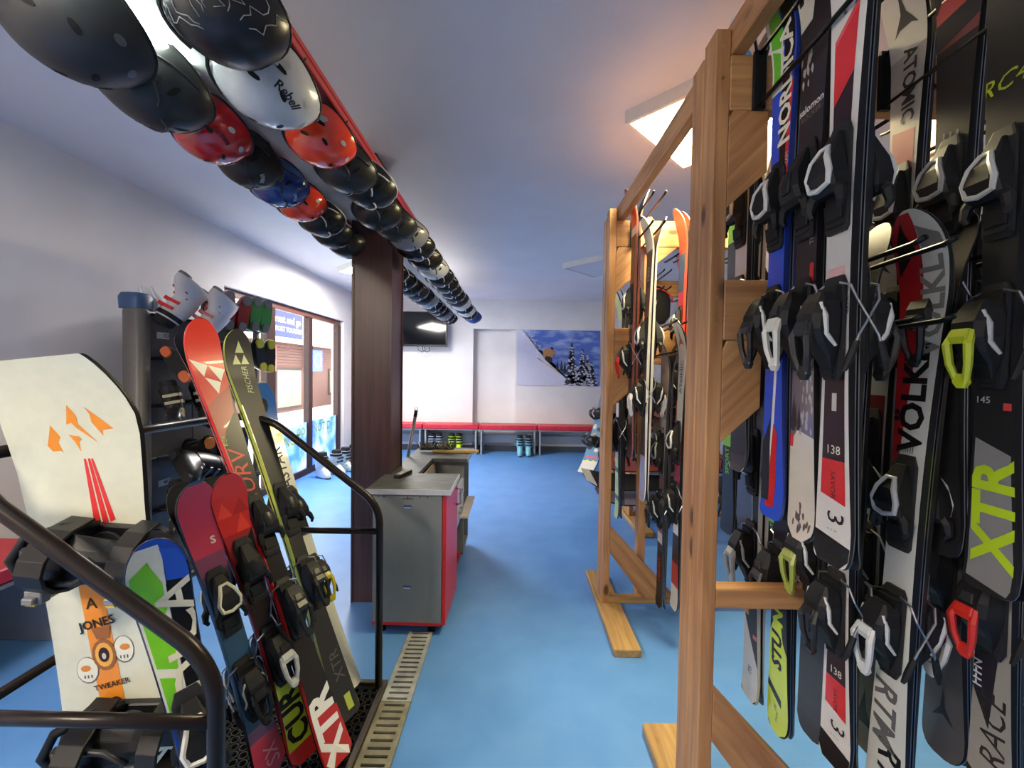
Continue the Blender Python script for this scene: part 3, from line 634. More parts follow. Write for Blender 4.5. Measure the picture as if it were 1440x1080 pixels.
# ================================================================= ski racks
def rack(name, label, yF, x0, x1, cols, group, lower=.76, foot=(-.42, .42), top=2.33, two=True):
    """wooden rack running along x; its front face at yF"""
    t = thing(name, label, 'ski rack', (x0, yF, 0), group)
    def B(n, b, mt, bev=.003, lab=None):
        # board modelled around its own centre so the grain runs along it
        cx, cy, cz = (b[0]+b[1])/2, (b[2]+b[3])/2, (b[4]+b[5])/2
        o = bxo(n, (b[0]-cx, b[1]-cx, b[2]-cy, b[3]-cy, b[4]-cz, b[5]-cz), mt, t, bev, Matrix.Translation((cx-x0, cy-yF, cz)))
        return o
    posts = [x0, x1-.042]
    for px in posts:
        B('post', (px, px+.042, yF, yF+.072, .04, top+.03), PINE['z'])
        if two: B('post', (px-.002, px+.040, yF+.073, yF+.148, .04, top), PINE['z'])
        B('foot', (px-.025, px+.11, yF+foot[0], yF+foot[1], 0, .04), PINE2['y'], .004)
    for px in posts:
        for z in (2.31, 2.225, 1.62, 1.55):
            bm = newbm(); tube(bm, [(px+.02-x0, 0, z), (px+.02-x0, -.0015, z)], .0048, 10); obj('screw', fin(bm, 'screw', M((176, 150, 90), .35, .7)), t)
    for z0, z1 in ((2.14, 2.29), (1.50, 1.67)): B('rail', (x0+.042, x1-.042, yF, yF+.042, z0, z1), PINE['x'])
    B('bottom_rail', (x0+.042, x1-.042, yF+.0, yF+.05, .04, .075), PINE2['x'])
    if lower: B('lower_rail', (x0+.042, x1-.042, yF+.002, yF+.05, lower-.03, lower+.028), PINE['x'])
    def brace(pts, grain):
        cx = sum(p[0] for p in pts)/len(pts); cz = sum(p[1] for p in pts)/len(pts)
        bm = newbm(); prism(bm, [(a-cx, b_-cz) for a, b_ in pts], 'y', .001, .040)
        # turn the grain along the board
        bmesh.ops.rotate(bm, verts=bm.verts, cent=(0, 0, 0), matrix=Matrix.Rotation(grain, 3, 'Y'))
        obj('brace', fin(bm, 'brace', PINE['x'], bevel=.002), t, Matrix.Translation((cx-x0, 0, cz))@Matrix.Rotation(-grain, 4, 'Y'))
    for px, sx in ((x0+.042, 1), (x1-.042, -1)):
        for zr, drop in ((2.14, .27), (1.50, .29)):
            brace([(px, zr-drop), (px+sx*.11, zr-drop+.10), (px+sx*.11, zr-.001), (px+sx*.012, zr-.001), (px, zr-.03)], sx*PI/4)
        brace([(px, .34), (px, .50), (px+sx*.40, .076), (px+sx*.20, .076)], -sx*.85)
    for ix, cx in enumerate(cols):
        for zr, zt in ((2.14, 2.29), (1.50, 1.66)):
            if ix == 0 and zr < 2: cx = cx+.13
            for sd in (-1, 1):
                y0 = yF if sd < 0 else yF+.042
                a, b_ = (y0-.012, y0) if sd < 0 else (y0, y0+.012)
                B('hook_plate', (cx-.045, cx-.012, a, b_, zr-.004, zt+.004), M((34, 36, 42), .45, .4), .001)
                for zz in (zr+.004, zt-.004):
                    for dx in (-.030, .030):
                        bm = newbm(); e = sd*.36
                        tube(bm, [(0, 0, 0), (0, e*.93, .012), (0, e, .018)], .0058, 8)
                        obj('hook', fin(bm, 'hook', M((30, 30, 33), .35, .5), True), t, Matrix.Translation((cx+dx-x0, (a+b_)/2-yF, zz)))
    return t
C1, C2, C3, C4 = .690, 1.035, 1.38, 1.72
rack('ski_rack', 'nearest wooden ski rack with black hooks on the right', 1.19, .543, 2.25, (C1, C2, C3, C4), 'wooden ski racks')
rack('ski_rack', 'second wooden ski rack standing behind the nearest one', 2.46, .535, 2.25, (.70, 1.03, 1.38, 1.72), 'wooden ski racks', lower=0)
rack('ski_rack', 'third wooden ski rack farthest back, mostly hidden by skis', 4.00, 1.11, 2.5, (1.30, 1.65, 2.0), 'wooden ski racks', lower=0)
bm = newbm(); box(bm, -.021, .021, -2.3, 2.3, -.045, .045)
tag(obj('tie_beam', fin(bm, 'tie_beam', PINE['y'], bevel=.003), None, Matrix.Translation((.608, .26, 2.338))), 'wooden beam tying the tops of the ski racks together', 'beam')
r2 = bpy.data.objects['ski_rack.001']
bm = newbm(); box(bm, -.021, .021, 0, .072, -1.14, 1.14); obj('post', fin(bm, 'post', PINE['z'], bevel=.003), r2, Matrix.Translation((.775-.535, .043, 1.19)))
bm = newbm(); prism(bm, [(0, -.11), (.135, 0), (0.0, 0)], 'y', .001, .040); obj('brace', fin(bm, 'brace', PINE['x'], bevel=.002), r2, Matrix.Translation((.796-.535, 0, 2.139)))
G1 = 'skis hanging on the nearest rack'; G2 = 'skis hanging on the second rack'; G3 = 'skis leaning inside the pipe railing'; G4 = 'skis hanging on the third rack'
def hang(key, x, y, ztail, lab, plab, g, tiltx=0, tilty=0, yawj=None, flip=False):
    j = random.uniform(-.05, .05) if yawj is None else yawj
    n = Vector((-math.cos(j), -math.sin(j), 0))
    if flip: n = -n
    pair(key, (x, y, ztail), (tiltx, tilty, 1), n, lab, plab, g)
Q = 'partner ski, back to back with the '
hang('nordica', C1-.004, 1.095, 1.03, 'blue ski with green and white tip on the nearest rack, beside the post', Q+'blue ski with green and white tip', G1, yawj=.02)
hang('mountain', C1-.002, .985, 1.015, 'dark ski with snowy mountain picture, second on the first hook', Q+'snowy mountain picture ski', G1, yawj=-.02)
hang('savor', C1-.004, .885, 1.005, 'white ski with red block and 138 on the tail, nearest on first hook', Q+'white ski marked 138 on the upper hook', G1, yawj=.03)
hang('atomic_grey', C2-.018, 1.115, 1.02, 'pale grey ski with dark star tip hanging on the second upper hook', Q+'pale grey star-tipped upper ski', G1, yawj=0)
hang('fischer_red', C2-.02, .99, .99, 'black ski with red triangle tip on the second upper hook', Q+'black ski with red triangle tip', G1, yawj=.02)
hang('fischer_xtr', C2-.03, .872, .955, 'black ski with lime tip and big lime letters on its grey tail', Q+'black ski with big lime tail letters', G1, yawj=-.03)
hang('dark_grey', .855, 1.16, .39, 'dark grey twin-tip ski on the first lower hook, tail near the floor', Q+'dark grey twin-tip lower ski', G1, yawj=.03)
hang('savor_low', .845, 1.06, .405, 'white ski with red block hanging low behind the upper skis', Q+'low-hanging white ski with red block', G1, yawj=.05)
hang('atomic_mid', 1.005, 1.16, .36, 'grey ski with black star tip on the second lower hook', Q+'grey star-tipped ski on the lower hook', G1, yawj=.0)
pair('volkl', (.918, 1.0, .345), (.028, -.014, 1), (-1, -.03, 0), 'white and red ski with large black lettering on the second lower hook', Q+'white and red lettered lower ski', G1)
hang('race', 1.115, .95, .37, 'grey-white race ski with red stripe hanging low at the right edge', Q+'low grey-white race ski', G1, yawj=.05)
hang('star_tail', 1.14, 1.08, .415, 'dark grey ski with black star tail on the second lower hook', Q+'dark grey star-tailed ski', G1)
hang('black_yellow', C3-.02, 1.05, .93, 'black ski with yellow sidewall on the third upper hook', Q+'black yellow-edged rack ski', G1)
hang('white_red', C3, .95, 1.0, 'white ski with red band on the third upper hook', Q+'white red-banded ski on third hook', G1)
hang('teal', C3, 1.08, .35, 'teal ski on the third lower hook of the nearest rack', Q+'teal ski of the nearest rack', G1)
# back side of the nearest rack
hang('stunner', .855, 1.305, .275, 'navy ski with lime tail lettering hanging behind the lower rail', Q+'navy and lime lettered ski', G1, yawj=0)
hang('white_black', .832, 1.42, .295, 'black ski with slanted white tail hanging behind the lower rail', Q+'black ski with slanted white tail', G1, yawj=0)
hang('blue_dot', .72, 1.33, 1.10, 'white ski with a blue dot behind the nearest rack post', Q+'white blue-dotted ski', G1, yawj=0)
hang('grey_logo', .822, 1.47, .87, 'dark mauve ski with small white logo behind the nearest rack', Q+'dark mauve ski with white logo', G1, yawj=0)
hang('green_sport', .83, 1.60, .80, 'black ski with green band seen past the nearest post', Q+'black ski with green band', G1, yawj=0)
hang('red_blue', C2+.02, 1.38, 1.0, 'red ski hanging behind the nearest rack at the second hook', Q+'red ski behind the nearest rack', G1)
hang('maroon', C3, 1.40, 1.0, 'maroon ski hanging behind the nearest rack at the third hook', Q+'maroon ski behind the nearest rack', G1)
# second rack
hang('brown_red', .665, 2.37, .93, 'brown ski with red tip on the second rack beside its post', Q+'brown red-tipped ski', G2, yawj=0)
hang('black_white', .705, 2.26, .72, 'black ski with white edges on the first hook of the second rack', Q+'black white-edged ski', G2, yawj=.0, tiltx=.012)
hang('head_white', .835, 2.33, .10, 'white ski with red and maroon bars on the second rack', Q+'white ski with maroon bars', G2, yawj=0, tiltx=.01)
hang('white_red', .85, 2.15, .19, 'white ski with dark red panel hanging low on the second rack', Q+'low white ski with dark red panel', G2, yawj=0, tiltx=.012)
hang('teal', .80, 2.45+.16, .4, 'dark teal ski hanging behind the second rack rail', Q+'dark teal ski', G2, yawj=0)
hang('yellow_lime', .66, 2.62, .50, 'silver ski with lime tail behind the second rack post', Q+'silver lime-tailed ski', G2, yawj=0)
hang('blue_purple', .70, 2.72, .55, 'blue and purple ski behind the second rack post', Q+'blue and purple ski', G2, yawj=0)
hang('red_blue', .935, 2.36, .80, 'red ski with grey-blue band on the second rack upper hook', Q+'red and grey-blue second-rack ski', G2, yawj=0)
hang('red_dark', .99, 2.40, .80, 'black ski with red sidewall on the second rack upper hook', Q+'black red-sided second-rack ski', G2, yawj=0)
hang('maroon', 1.03, 2.28, .2, 'maroon ski hanging low on the second rack', Q+'low maroon second-rack ski', G2, yawj=0)
hang('grey_logo', 1.38, 2.3, .95, 'dark mauve ski on the third hook of the second rack', Q+'dark mauve second-rack ski', G2, yawj=0)
hang('green_sport', 1.38, 2.2, .3, 'black ski with green band low on the second rack', Q+'low black green-banded second-rack ski', G2, yawj=0)
hang('red_dark', 1.50, 3.80, .95, 'black ski with red sidewall on the third rack', Q+'black red-sided third-rack ski', G4, yawj=0)
hang('teal', 1.31, 3.7, .3, 'teal ski hanging low on the third rack', Q+'low teal third-rack ski', G4, yawj=0)
hang('white_black', 1.63, 3.8, .9, 'black and white ski on the third rack', Q+'black and white third-rack ski', G4, yawj=0)
# ================================================================= pipe railing, mat, drain
rl = thing('pipe_railing', 'black steel pipe railing around the leaning skis', 'railing', (-.85, 1.3, 0))
def rp(n, pts, r=.0158, seg=12):
    bm = newbm(); tube(bm, [Vector(p)-Vector((-.85, 1.3, 0)) for p in pts], r, seg)
    return obj(n, fin(bm, n, PAINT, True), rl)
XB = -1.22
for y, zx in ((.80, 1.150), (1.79, 1.172)):
    rp('handrail', [(-.576, y, .02), (-.576, y, .72)]+arc((-.576, y, .74), (-.578, y, .815), (-.640, y, .868), 7)+arc((-1.0, y, zx-.025), (-1.05, y, 1.194), (XB, y, 1.194), 5))
    rp('crossbar', [(XB, y, .706), (-.585, y, .706)], .0130)
    rp('post', [(XB, y, .02), (XB, y, 1.18)], .0150)
    bm = newbm(); box(bm, -.035, .035, -.035, .035, 0, .008)
    me = fin(bm, 'base_plate', PAINT)
    for x in (-.576, XB): obj('base_plate', me, rl, Matrix.Translation((x+.85, y-1.3, 0)))
rp('back_rail', [(XB, .80, 1.194), (XB, 1.79, 1.194)], .0150)
rp('back_rail', [(XB, .80, .615), (XB, 1.79, .615)], .0130)
mt_ = thing('rubber_mat', 'black ring rubber mat in a steel frame under the leaning skis', 'mat', (-.86, 1.31, 0))
x0m, x1m, y0m, y1m = -.29, .29, -.50, .50
bm = newbm(); pitch = .036; k = 0; yy = y0m+.02
while yy < y1m-.015:
    xx = x0m+.02+(pitch/2 if k % 2 else 0)
    while xx < x1m-.012:
        n = 8
        ro, ri = .0185, .0118
        vs = []
        for rr, zz in ((ro, .006), (ro-.001, .022), (ri, .022), (ri, .006)):
            vs.append([bm.verts.new((xx+rr*math.cos(2*PI*i/n+.39), yy+rr*math.sin(2*PI*i/n+.39), zz)) for i in range(n)])
        for a, b_ in zip(vs, vs[1:]):
            for i in range(n): bm.faces.new((a[i], a[(i+1) % n], b_[(i+1) % n], b_[i]))
        xx += pitch
    yy += pitch*.866; k += 1
tag(obj('rings', fin(bm, 'rings', RUBBER), mt_), kind='stuff')
bxo('backing', (x0m, x1m, y0m, y1m, .001, .007), M((14, 14, 15), .8), mt_)
FR = M((120, 112, 104), .35, .8)
for b_ in ((x1m, x1m+.022, y0m-.02, y1m+.02, 0, .026), (x0m-.022, x0m, y0m-.02, y1m+.02, 0, .026), (x0m, x1m, y0m-.02, y0m, 0, .026), (x0m, x1m, y1m, y1m+.02, 0, .026)): bxo('frame_bar', b_, FR, mt_, .002)
dr = thing('floor_drain', 'steel slotted floor drain running beside the rubber mat', 'drain', (-.482, 1.4, 0))
bxo('channel', (-.063, .063, -1.2, .82, .0005, .002), M((24, 24, 22), .9), dr)
for gi, (a, b_) in enumerate(((.325, .80), (-.18, .322), (-.685, -.183), (-1.19, -.688))):
    new = gi == 0
    bm = newbm()
    box(bm, -.063, -.043, a, b_, .002, .011); box(bm, .043, .063, a, b_, .002, .011)
    n = 15; p = (b_-a)/n
    for i in range(n+1):
        c = a+i*p
        box(bm, -.043, .043, max(a, c-p*.31), min(b_, c+p*.31), .002, .0102)
    g = obj('grate', fin(bm, 'grate', noisy('galv_%d' % gi, (136, 140, 140) if new else (106, 104, 88), (168, 172, 170) if new else (136, 132, 112), 18, .42, 5)), dr)
    g['label'] = 'clean bright steel grate' if new else 'rust-tinted steel grate'

# ================================================================= leaning skis and snowboard
def lean(key, tail, tip, n, lab, plab):
    tail, tip = Vector(tail), Vector(tip); pair(key, tail, tip-tail, n, lab, plab, G3)
NA = (.86, -.46, .42)
lean('curv_red', (-.591, 1.415, .045), (-1.235, 1.60, 1.556), NA, 'tall red ski with white triangle tip leaning on the railing', Q+'tall red triangle-tipped leaning ski')
lean('black_yellow', (-.631, 1.60, .045), (-1.25, 1.83, 1.53), (.84, -.42, .42), 'black ski with yellow edges and three pale triangles leaning on the railing', Q+'black yellow-edged leaning ski')
lean('curv_short', (-.715, 1.43, .045), (-1.0, 1.41, 1.02), (.82, -.52, .3), 'short red and black ski with lime tail leaning in front', Q+'short red lime-tailed leaning ski')
lean('pink_blue', (-.80, 1.375, .045), (-1.05, 1.33, 1.03), (.80, -.56, .3), 'pink and blue ski leaning left of the short red one', Q+'pink and blue leaning ski')
lean('dynastar', (-.68, 1.74, .045), (-1.225, 1.965, 1.31), (.80, -.5, .4), 'white ski with blue tip and black vertical lettering leaning at the back', Q+'white blue-tipped leaning ski')
lean('nordica_j', (-.565, .90, .045), (-.795, .90, 1.035), (.70, -.70, .1), 'blue and green junior ski leaning in front of the snowboard', Q+'blue and green junior ski')

def board_funcs(L, wn, ww, blunt=0):
    def W(s):
        a = abs(s/L-.5)*2; base = ww+(wn-ww)*min(1, a/.78)**2
        d = min(s, L-s)
        if d < .20: base *= (blunt+(1-blunt)*math.sin(min(1, d/.20)*PI/2)**.75) if blunt else max(.02, (1-(max(0, .17-d)/.17)**3.2))**.5
        return base
    def Rr(s):
        d = min(s, L-s); return .055*((.26-d)/.26)**2 if d < .26 else 0
    return W, Rr
def make_board(label, mw, L=1.52, wn=.315, ww=.255, top=WHT, edge=(24, 24, 26), gfx=[], txt=[], binds=True, bcol=(26, 26, 28), angs=(.2, -.2), bpos=(.33, .62), group='snowboards', blunt=0, bx=0):
    t = thing('snowboard', label, 'snowboard', group=group, mw=mw); W, Rr = board_funcs(L, wn, ww, blunt)
    ss = [0, .003, .01, .025, .05, .08, .11, .15, .2, .26]; ss = ss+[.26+(L-.52)*k/8 for k in range(1, 8)]+[L-s for s in ss[::-1]]
    bm = newbm(); rings = []
    for s in ss:
        hw = W(s)/2; y = -Rr(s)
        rings.append([(-hw+.003, y-.010, s), (hw-.003, y-.010, s), (hw, y-.006, s), (hw, y, s), (-hw, y, s), (-hw, y-.006, s)])
    loft(bm, rings); bm.faces.ensure_lookup_table(); k = 0
    for i in range(len(rings)-1):
        for j in range(6): bm.faces[k].material_index = {0: 0, 3: 2}.get(j, 1); k += 1
    obj('deck', smooth_by_angle(fin(bm, 'deck', [M(top, .3, 0, .25), M(edge, .4), M((40, 40, 44), .4)]), 40), t)
    def S(s, x, off): return (x, -Rr(s)-.010-off, s)
    for q, (c, polys) in enumerate(gfx):
        bm = newbm()
        for p in polys:
            try: bm.faces.new([bm.verts.new((x, s, 0)) for x, s in p])
            except ValueError: pass
        for cc in [L-.02*k for k in range(1, 13)]:
            bmesh.ops.bisect_plane(bm, geom=list(bm.verts)+list(bm.edges)+list(bm.faces), plane_co=(0, cc, 0), plane_no=(0, 1, 0))
        for v in bm.verts: v.co = S(v.co.y, v.co.x, .0004+.0003*q)
        bmesh.ops.triangulate(bm, faces=list(bm.faces)); pobj('graphic', fin(bm, 'graphic', M(c, .4)), t)
    for s_, x_, z_, size, c, kw in txt:
        V, F = textmesh(s_, kw.get('bold', 0), kw.get('shear', 0)); a = kw.get('rot', 0); ca, sa = math.cos(a), math.sin(a)
        me = bpy.data.meshes.new('lettering'); me.from_pydata([S(z_+(v.x*sa+v.y*ca)*size, x_+(v.x*ca-v.y*sa)*size, .0026) for v in V], [], F)
        me.materials.append(M(c, .5)); obj('lettering', me, t)
    if binds:
        for f, an in zip(bpos, angs): snow_binding(t, f*L, an, bcol, W(f*L), bx)
    return t
def snow_binding(t, s, ang, c, wd, bx=0):
    """strap binding; local x across the board: toe at -x, heel and highback at +x"""
    mm = M(c, .42); mg = M((120, 122, 126), .4); root = Matrix.Translation((bx, -.0105, s))@Matrix.Rotation(ang, 4, 'Y')
    bm = newbm(); prism(bm, [(-.13, -.045), (-.115, -.055), (.09, -.058), (.125, -.04), (.125, .04), (.09, .058), (-.115, .055), (-.13, .045)], 'y', -.022, 0)
    bp = obj('binding_base', fin(bm, 'binding_base', mm, bevel=.003), t, root)
    bm = newbm(); tube(bm, [(0, -.023, 0), (0, -.028, 0)], [.045, .043], 16); obj('disc', fin(bm, 'disc', M((70, 72, 76), .4)), bp)
    # heel loop and highback
    bm = newbm(); tube(bm, [(.02, -.02, -.058), (.07, -.055, -.062), (.12, -.085, -.045), (.138, -.095, 0), (.12, -.085, .045), (.07, -.055, .062), (.02, -.02, .058)], .011, 8)
    obj('heel_loop', fin(bm, 'heel_loop', mm, True), bp)
    bm = newbm(); rings = []
    for q_, hw, hgt in ((.125, .050, .075), (.08, .062, .105), (.02, .060, .112), (-.05, .048, .105), (-.095, .030, .098)):
        out = [(q_, -hgt+.030*(abs(q)**2), hw*q) for q in (-1, -.6, -.2, .2, .6, 1)]; inn = [(x_, y_+.010, z_*.92) for x_, y_, z_ in out[::-1]]
        rings.append(out+inn)
    loft(bm, rings); obj('highback', fin(bm, 'highback', mm, bevel=.0015), bp)
    bm = newbm(); lp = [(.09, -.117, -.035), (.09, -.117, .035), (-.02, -.124, .030), (-.06, -.119, 0), (-.02, -.124, -.030)]
    tube(bm, lp+lp[:1], .007, 6); obj('highback_ridge', fin(bm, 'highback_ridge', M((52, 52, 55), .4), True), bp)
    # straps
    for xx, hh, wid, nm in ((.06, .135, .030, 'ankle_strap'), (-.095, .115, .024, 'toe_strap')):
        bm = newbm(); rings = []
        for k in range(9):
            a = PI*k/8; z = -.066*math.cos(a); y = -.02-hh*math.sin(a)**.8
            nx = xx-.02*math.sin(a)
            n_ = Vector((0, -math.sin(a)*.9-.1, -math.cos(a))).normalized()*.008
            rings.append([(nx-wid, y, z), (nx+wid, y+.006, z), (nx+wid, y+.006+n_.y, z+n_.z), (nx-wid, y+n_.y, z+n_.z)])
        loft(bm, rings); st = obj(nm, fin(bm, nm, mm, bevel=.001), bp)
        bm = newbm(); box(bm, xx-.018, xx+.018, -.02-hh*.70-.012, -.02-hh*.70+.010, .050, .078); box(bm, xx-.012, xx+.012, -.02-hh*.62-.034, -.02-hh*.62+.0, .060, .074)
        obj('buckle', fin(bm, 'buckle', mg, bevel=.002), st)
        bm = newbm(); box(bm, xx-.009, xx+.009, -.02-hh*.45-.05, -.02-hh*.45, .074, .079); obj('ladder', fin(bm, 'ladder', M((222, 190, 60), .4)), st)
def shape(pts, cx, cz, k): return [(cx+x*k, cz+y*k) for x, y in pts]
ORG = (226, 140, 40)
flame = [shape([(-.5, -.2), (-.25, .45), (-.05, .05), (-.22, .1), (-.05, -.5), (-.32, -.2), (-.38, -.4)], -.025, 1.195, .075), shape([(-.3, .1), (.05, .0), (.12, -.15), (.02, -.1), (.0, -.6), (-.15, -.15)], .010, 1.195, .065),
         shape([(-.25, .1), (.0, .85), (.2, .4), (.05, .25), (.75, -.75), (.1, -.1), (-.05, .15)], .008, 1.22, .062), shape([(-.1, .75), (.75, -.25), (.35, -.1), (.3, -.5), (.0, .1), (.1, .2)], .05, 1.22, .06)]
streak = [[(.012, 1.155), (.016, 1.16), (.030, .98), (.014, .98)], [(.020, 1.155), (.024, 1.16), (.048, .98), (.034, .98)], [(.028, 1.14), (.032, 1.145), (.064, .985), (.052, .98)]]
def circ(x, z, rx, rz, n=14): return [(x+rx*math.cos(2*PI*k/n), z+rz*math.sin(2*PI*k/n)) for k in range(n)]
make_board('white snowboard with orange flame marks and black strap bindings leaning on the railing', frame((-.915, 1.03, .045), (-1.074+.915, -.03, 1.37), (.05, -1, .05)), L=1.385, wn=.318, ww=.255, top=(208, 210, 190), blunt=.56,
  gfx=[((214, 44, 44), streak), (ORG, flame+[[(-.030, .38), (.030, .38), (.010, .84), (-.045, .84)]]), ((96, 88, 76), [circ(-.052, .620, .027, .034), circ(.038, .662, .025, .035)]), ((222, 222, 206), [circ(-.053, .621, .0245, .0315), circ(.039, .663, .0225, .0325)]), ((206, 130, 50), [circ(-.056, .625, .012, .008), circ(.042, .668, .012, .008)]), ((96, 88, 76), [[(-.062+.008*k, .600), (-.059+.008*k, .600), (-.059+.008*k, .608), (-.062+.008*k, .608)] for k in range(3)]+[[(.028+.008*k, .640), (.031+.008*k, .640), (.031+.008*k, .648), (.028+.008*k, .648)] for k in range(3)]), ((150, 92, 40), [circ(-.008, .655, .028, .040), [(-.03, .725), (.016, .725), (.010, .695), (-.02, .695)]]),
       ((226, 168, 70), [circ(-.008, .655, .021, .031)]), ((70, 40, 30), [circ(-.008, .655, .013, .019), circ(.004, .535, .014, .012)]), ((200, 196, 180), [circ(-.008, .652, .005, .008)]), ((150, 40, 40), [[(-.01, .47), (.025, .48), (.03, .45), (-.005, .435)]])],
  txt=[('JONES', -.014, .735, .030, (40, 36, 34), dict(bold=.02, rot=.15)), ('TWEAKER', .0, .578, .019, (40, 36, 34), dict(bold=.01, rot=.15)), ('A', -.02, .785, .04, (60, 44, 30), {})], angs=(PI+.10, PI+.18), bpos=(.345, .665), bx=.055)

# ================================================================= counter
GREYL = M((128, 132, 130), .4); REDL = M((196, 34, 38), .35); EDGE = M((200, 202, 204), .35, .3)
def cunit(label, x0, x1, y0, y1, h, rot=0, door=True):
    t = thing('counter_cabinet', label, 'cabinet', mw=Matrix.Translation((x0, y0, 0))@Matrix.Rotation(rot, 4, 'Z'), group='counter cabinets'); w_, d_ = x1-x0, y1-y0
    bxo('side_panel', (0, w_-.022, 0, .018, .055, h), GREYL, t, .002); bxo('side_panel', (0, w_-.022, d_-.018, d_, .055, h), GREYL, t, .002)
    bxo('back_panel', (0, .010, .018, d_-.018, .055, h), M((60, 60, 58), .5), t); bxo('bottom_panel', (.01, w_-.022, .018, d_-.018, .055, .073), GREYL, t)
    bxo('edge_strip', (.0, w_-.022, -.002, .0, .05, .066), REDL, t)
    for fx in (.04, w_-.08):
        for fy in (.04, d_-.07):
            bm = newbm(); tube(bm, [(fx, fy, 0), (fx, fy, .055)], [.022, .016], 10); obj('foot', fin(bm, 'foot', BLK, True), t)
    if door:
        dd = bxo('door', (w_-.020, w_, .0, d_-.002, .052, h-.004), REDL, t, .003)
        bm = newbm(); tube(bm, [(w_, d_-.07, h-.06), (w_+.028, d_-.07, h-.065), (w_+.028, d_-.07, h-.155), (w_, d_-.07, h-.16)], .006, 8); obj('handle', fin(bm, 'handle', STEEL, True), dd)
    return t
HC = .755
cu = cunit('grey counter cabinet with red edge and red door, nearest the viewer', -.742, -.352, 2.192, 2.60, HC, -.012)
for z in (.685, .255):
    bxo('label_plate', (.165, .205, -.0015, .0, z-.009, z+.009), M((50, 80, 140), .4), cu); bxo('label_plate', (.167, .203, -.003, -.0012, z-.007, z-.002), M((214, 218, 222), .4), cu)
bxo('emblem', (.155, .215, -.0015, 0, .725, .729), M((70, 66, 62), .5), cu); bm = newbm(); prism(bm, [(.178, .730), (.192, .730), (.185, .742)], 'y', -.0015, 0); obj('emblem', fin(bm, 'emblem', M((110, 40, 40), .5)), cu)
for x in (.03, .06, .25, .29):
    bm = newbm(); tube(bm, [(x, 0, HC-.018), (x, -.002, HC-.018)], .004, 8); obj('screw', fin(bm, 'screw', DKGREY), cu)
t = thing('drawer_unit', 'low drawer unit with pale fronts between the counter cabinets', 'cabinet', (-.742, 2.612, 0), 'counter cabinets')
bxo('carcass', (0, .36, 0, .012, .055, .63), GREYL, t); bxo('carcass', (0, .36, .438, .45, .055, .63), GREYL, t); bxo('back_panel', (0, .01, .012, .438, .055, .70), M((160, 150, 136), .5), t); bxo('bottom_panel', (0, .36, .012, .438, .055, .07), REDL, t)
bxo('inner_panel', (.16, .172, .012, .438, .45, .74), M((176, 164, 148), .5), t)
for z0, z1 in ((.50, .625), (.37, .495)):
    d_ = bxo('drawer', (.355, .375, .004, .446, z0, z1), M((206, 206, 204), .4), t, .003)
    bm = newbm(); tube(bm, [(.375, .17, z1-.04), (.395, .17, z1-.04), (.395, .28, z1-.04), (.375, .28, z1-.04)], .005, 8); obj('handle', fin(bm, 'handle', STEEL, True), d_)
cunit('grey counter cabinet at the far end under the broom', -.742, -.345, 3.07, 3.40, HC, 0, False)
tag(bxo('pull_out_board', (-.362, -.300, 2.78, 3.25, .418, .434), M((214, 204, 198), .5), None, .003), 'beige pull-out board projecting from the far counter cabinet', 'board')
bxo('bracket', (0, .012, -.02, .0, 0, .0), GREYL) if False else None
WT = noisy('worktop_dark', (62, 64, 62), (92, 94, 90), 9, .45, 6, (1, 3, 1))
wt = thing('worktop', 'dark streaked worktop with a rectangular cut-out on the counter', 'worktop', (-.77, 2.17, HC))
bm = newbm()
pts = [(0, 0), (.44, 0), (.44, .36), (.19, .36), (.19, .80), (.44, .80), (.44, 1.24), (0, 1.24)]
prism(bm, pts, 'z', .002, .026); obj('slab', fin(bm, 'slab', WT), wt)
bm = newbm(); box(bm, -.002, .442, -.003, 0, 0, .027); box(bm, .44, .443, 0, .36, 0, .027); box(bm, .44, .443, .80, 1.24, 0, .027); pobj('edge_band', fin(bm, 'edge_band', EDGE), wt)
rm = thing('remote_control', 'black television remote lying on the worktop', 'remote', mw=Matrix.Translation((-.655, 2.47, HC+.026))@Matrix.Rotation(-.25, 4, 'Z'))
bm = newbm(); loft(bm, [sell(0, 0, .022, .08, 0, 16, 5), sell(0, 0, .024, .083, .010, 16, 5), sell(0, 0, .021, .079, .02, 16, 5)]); obj('case', smooth_by_angle(fin(bm, 'case', M((34, 34, 36), .4))), rm)
bm = newbm()
for i in range(3):
    for j in range(7): box(bm, -.015+i*.012, -.007+i*.012, -.06+j*.018, -.050+j*.018, .02, .0225)
pobj('buttons', fin(bm, 'buttons', M((190, 190, 190), .5)), rm)
br = thing('broom', 'broom head with grey-black bristles lying on the far worktop', 'broom', (-.60, 3.20, HC+.027))
bxo('block', (-.02, .33, -.03, .02, 0, .022), M((196, 168, 110), .6), br, .005)
bm = newbm(); rd = random.Random(4)
for k in range(420):
    x, y = rd.uniform(-.12, .13), rd.uniform(-.02, .03); tube(bm, [(x, y, .015), (x+rd.uniform(-.04, .04), y+rd.uniform(-.05, .05), .03+rd.random()*.055)], .0013, 3)
o = obj('bristles', fin(bm, 'bristles', [M((54, 52, 52), .8)]), br); o['kind'] = 'stuff'
bm = newbm()
for k in range(60):
    x, y = rd.uniform(-.12, .13), rd.uniform(-.03, .0); tube(bm, [(x, y, .03), (x+rd.uniform(-.05, .05), y-.02, .05+rd.random()*.05)], .0012, 3)
o = obj('pale_bristles', fin(bm, 'pale_bristles', M((190, 184, 170), .8)), br); o['kind'] = 'stuff'
mp_ = thing('mop_handle', 'grey metal mop pole standing behind the counter', 'pole', (-.80, 3.02, 0))
bm = newbm(); tube(bm, [(-.02, 0, .0), (.0, .0, .60), (.077, .02, 1.07)], .0115, 10); obj('pole', fin(bm, 'pole', M((120, 120, 122), .35, .6), True), mp_)
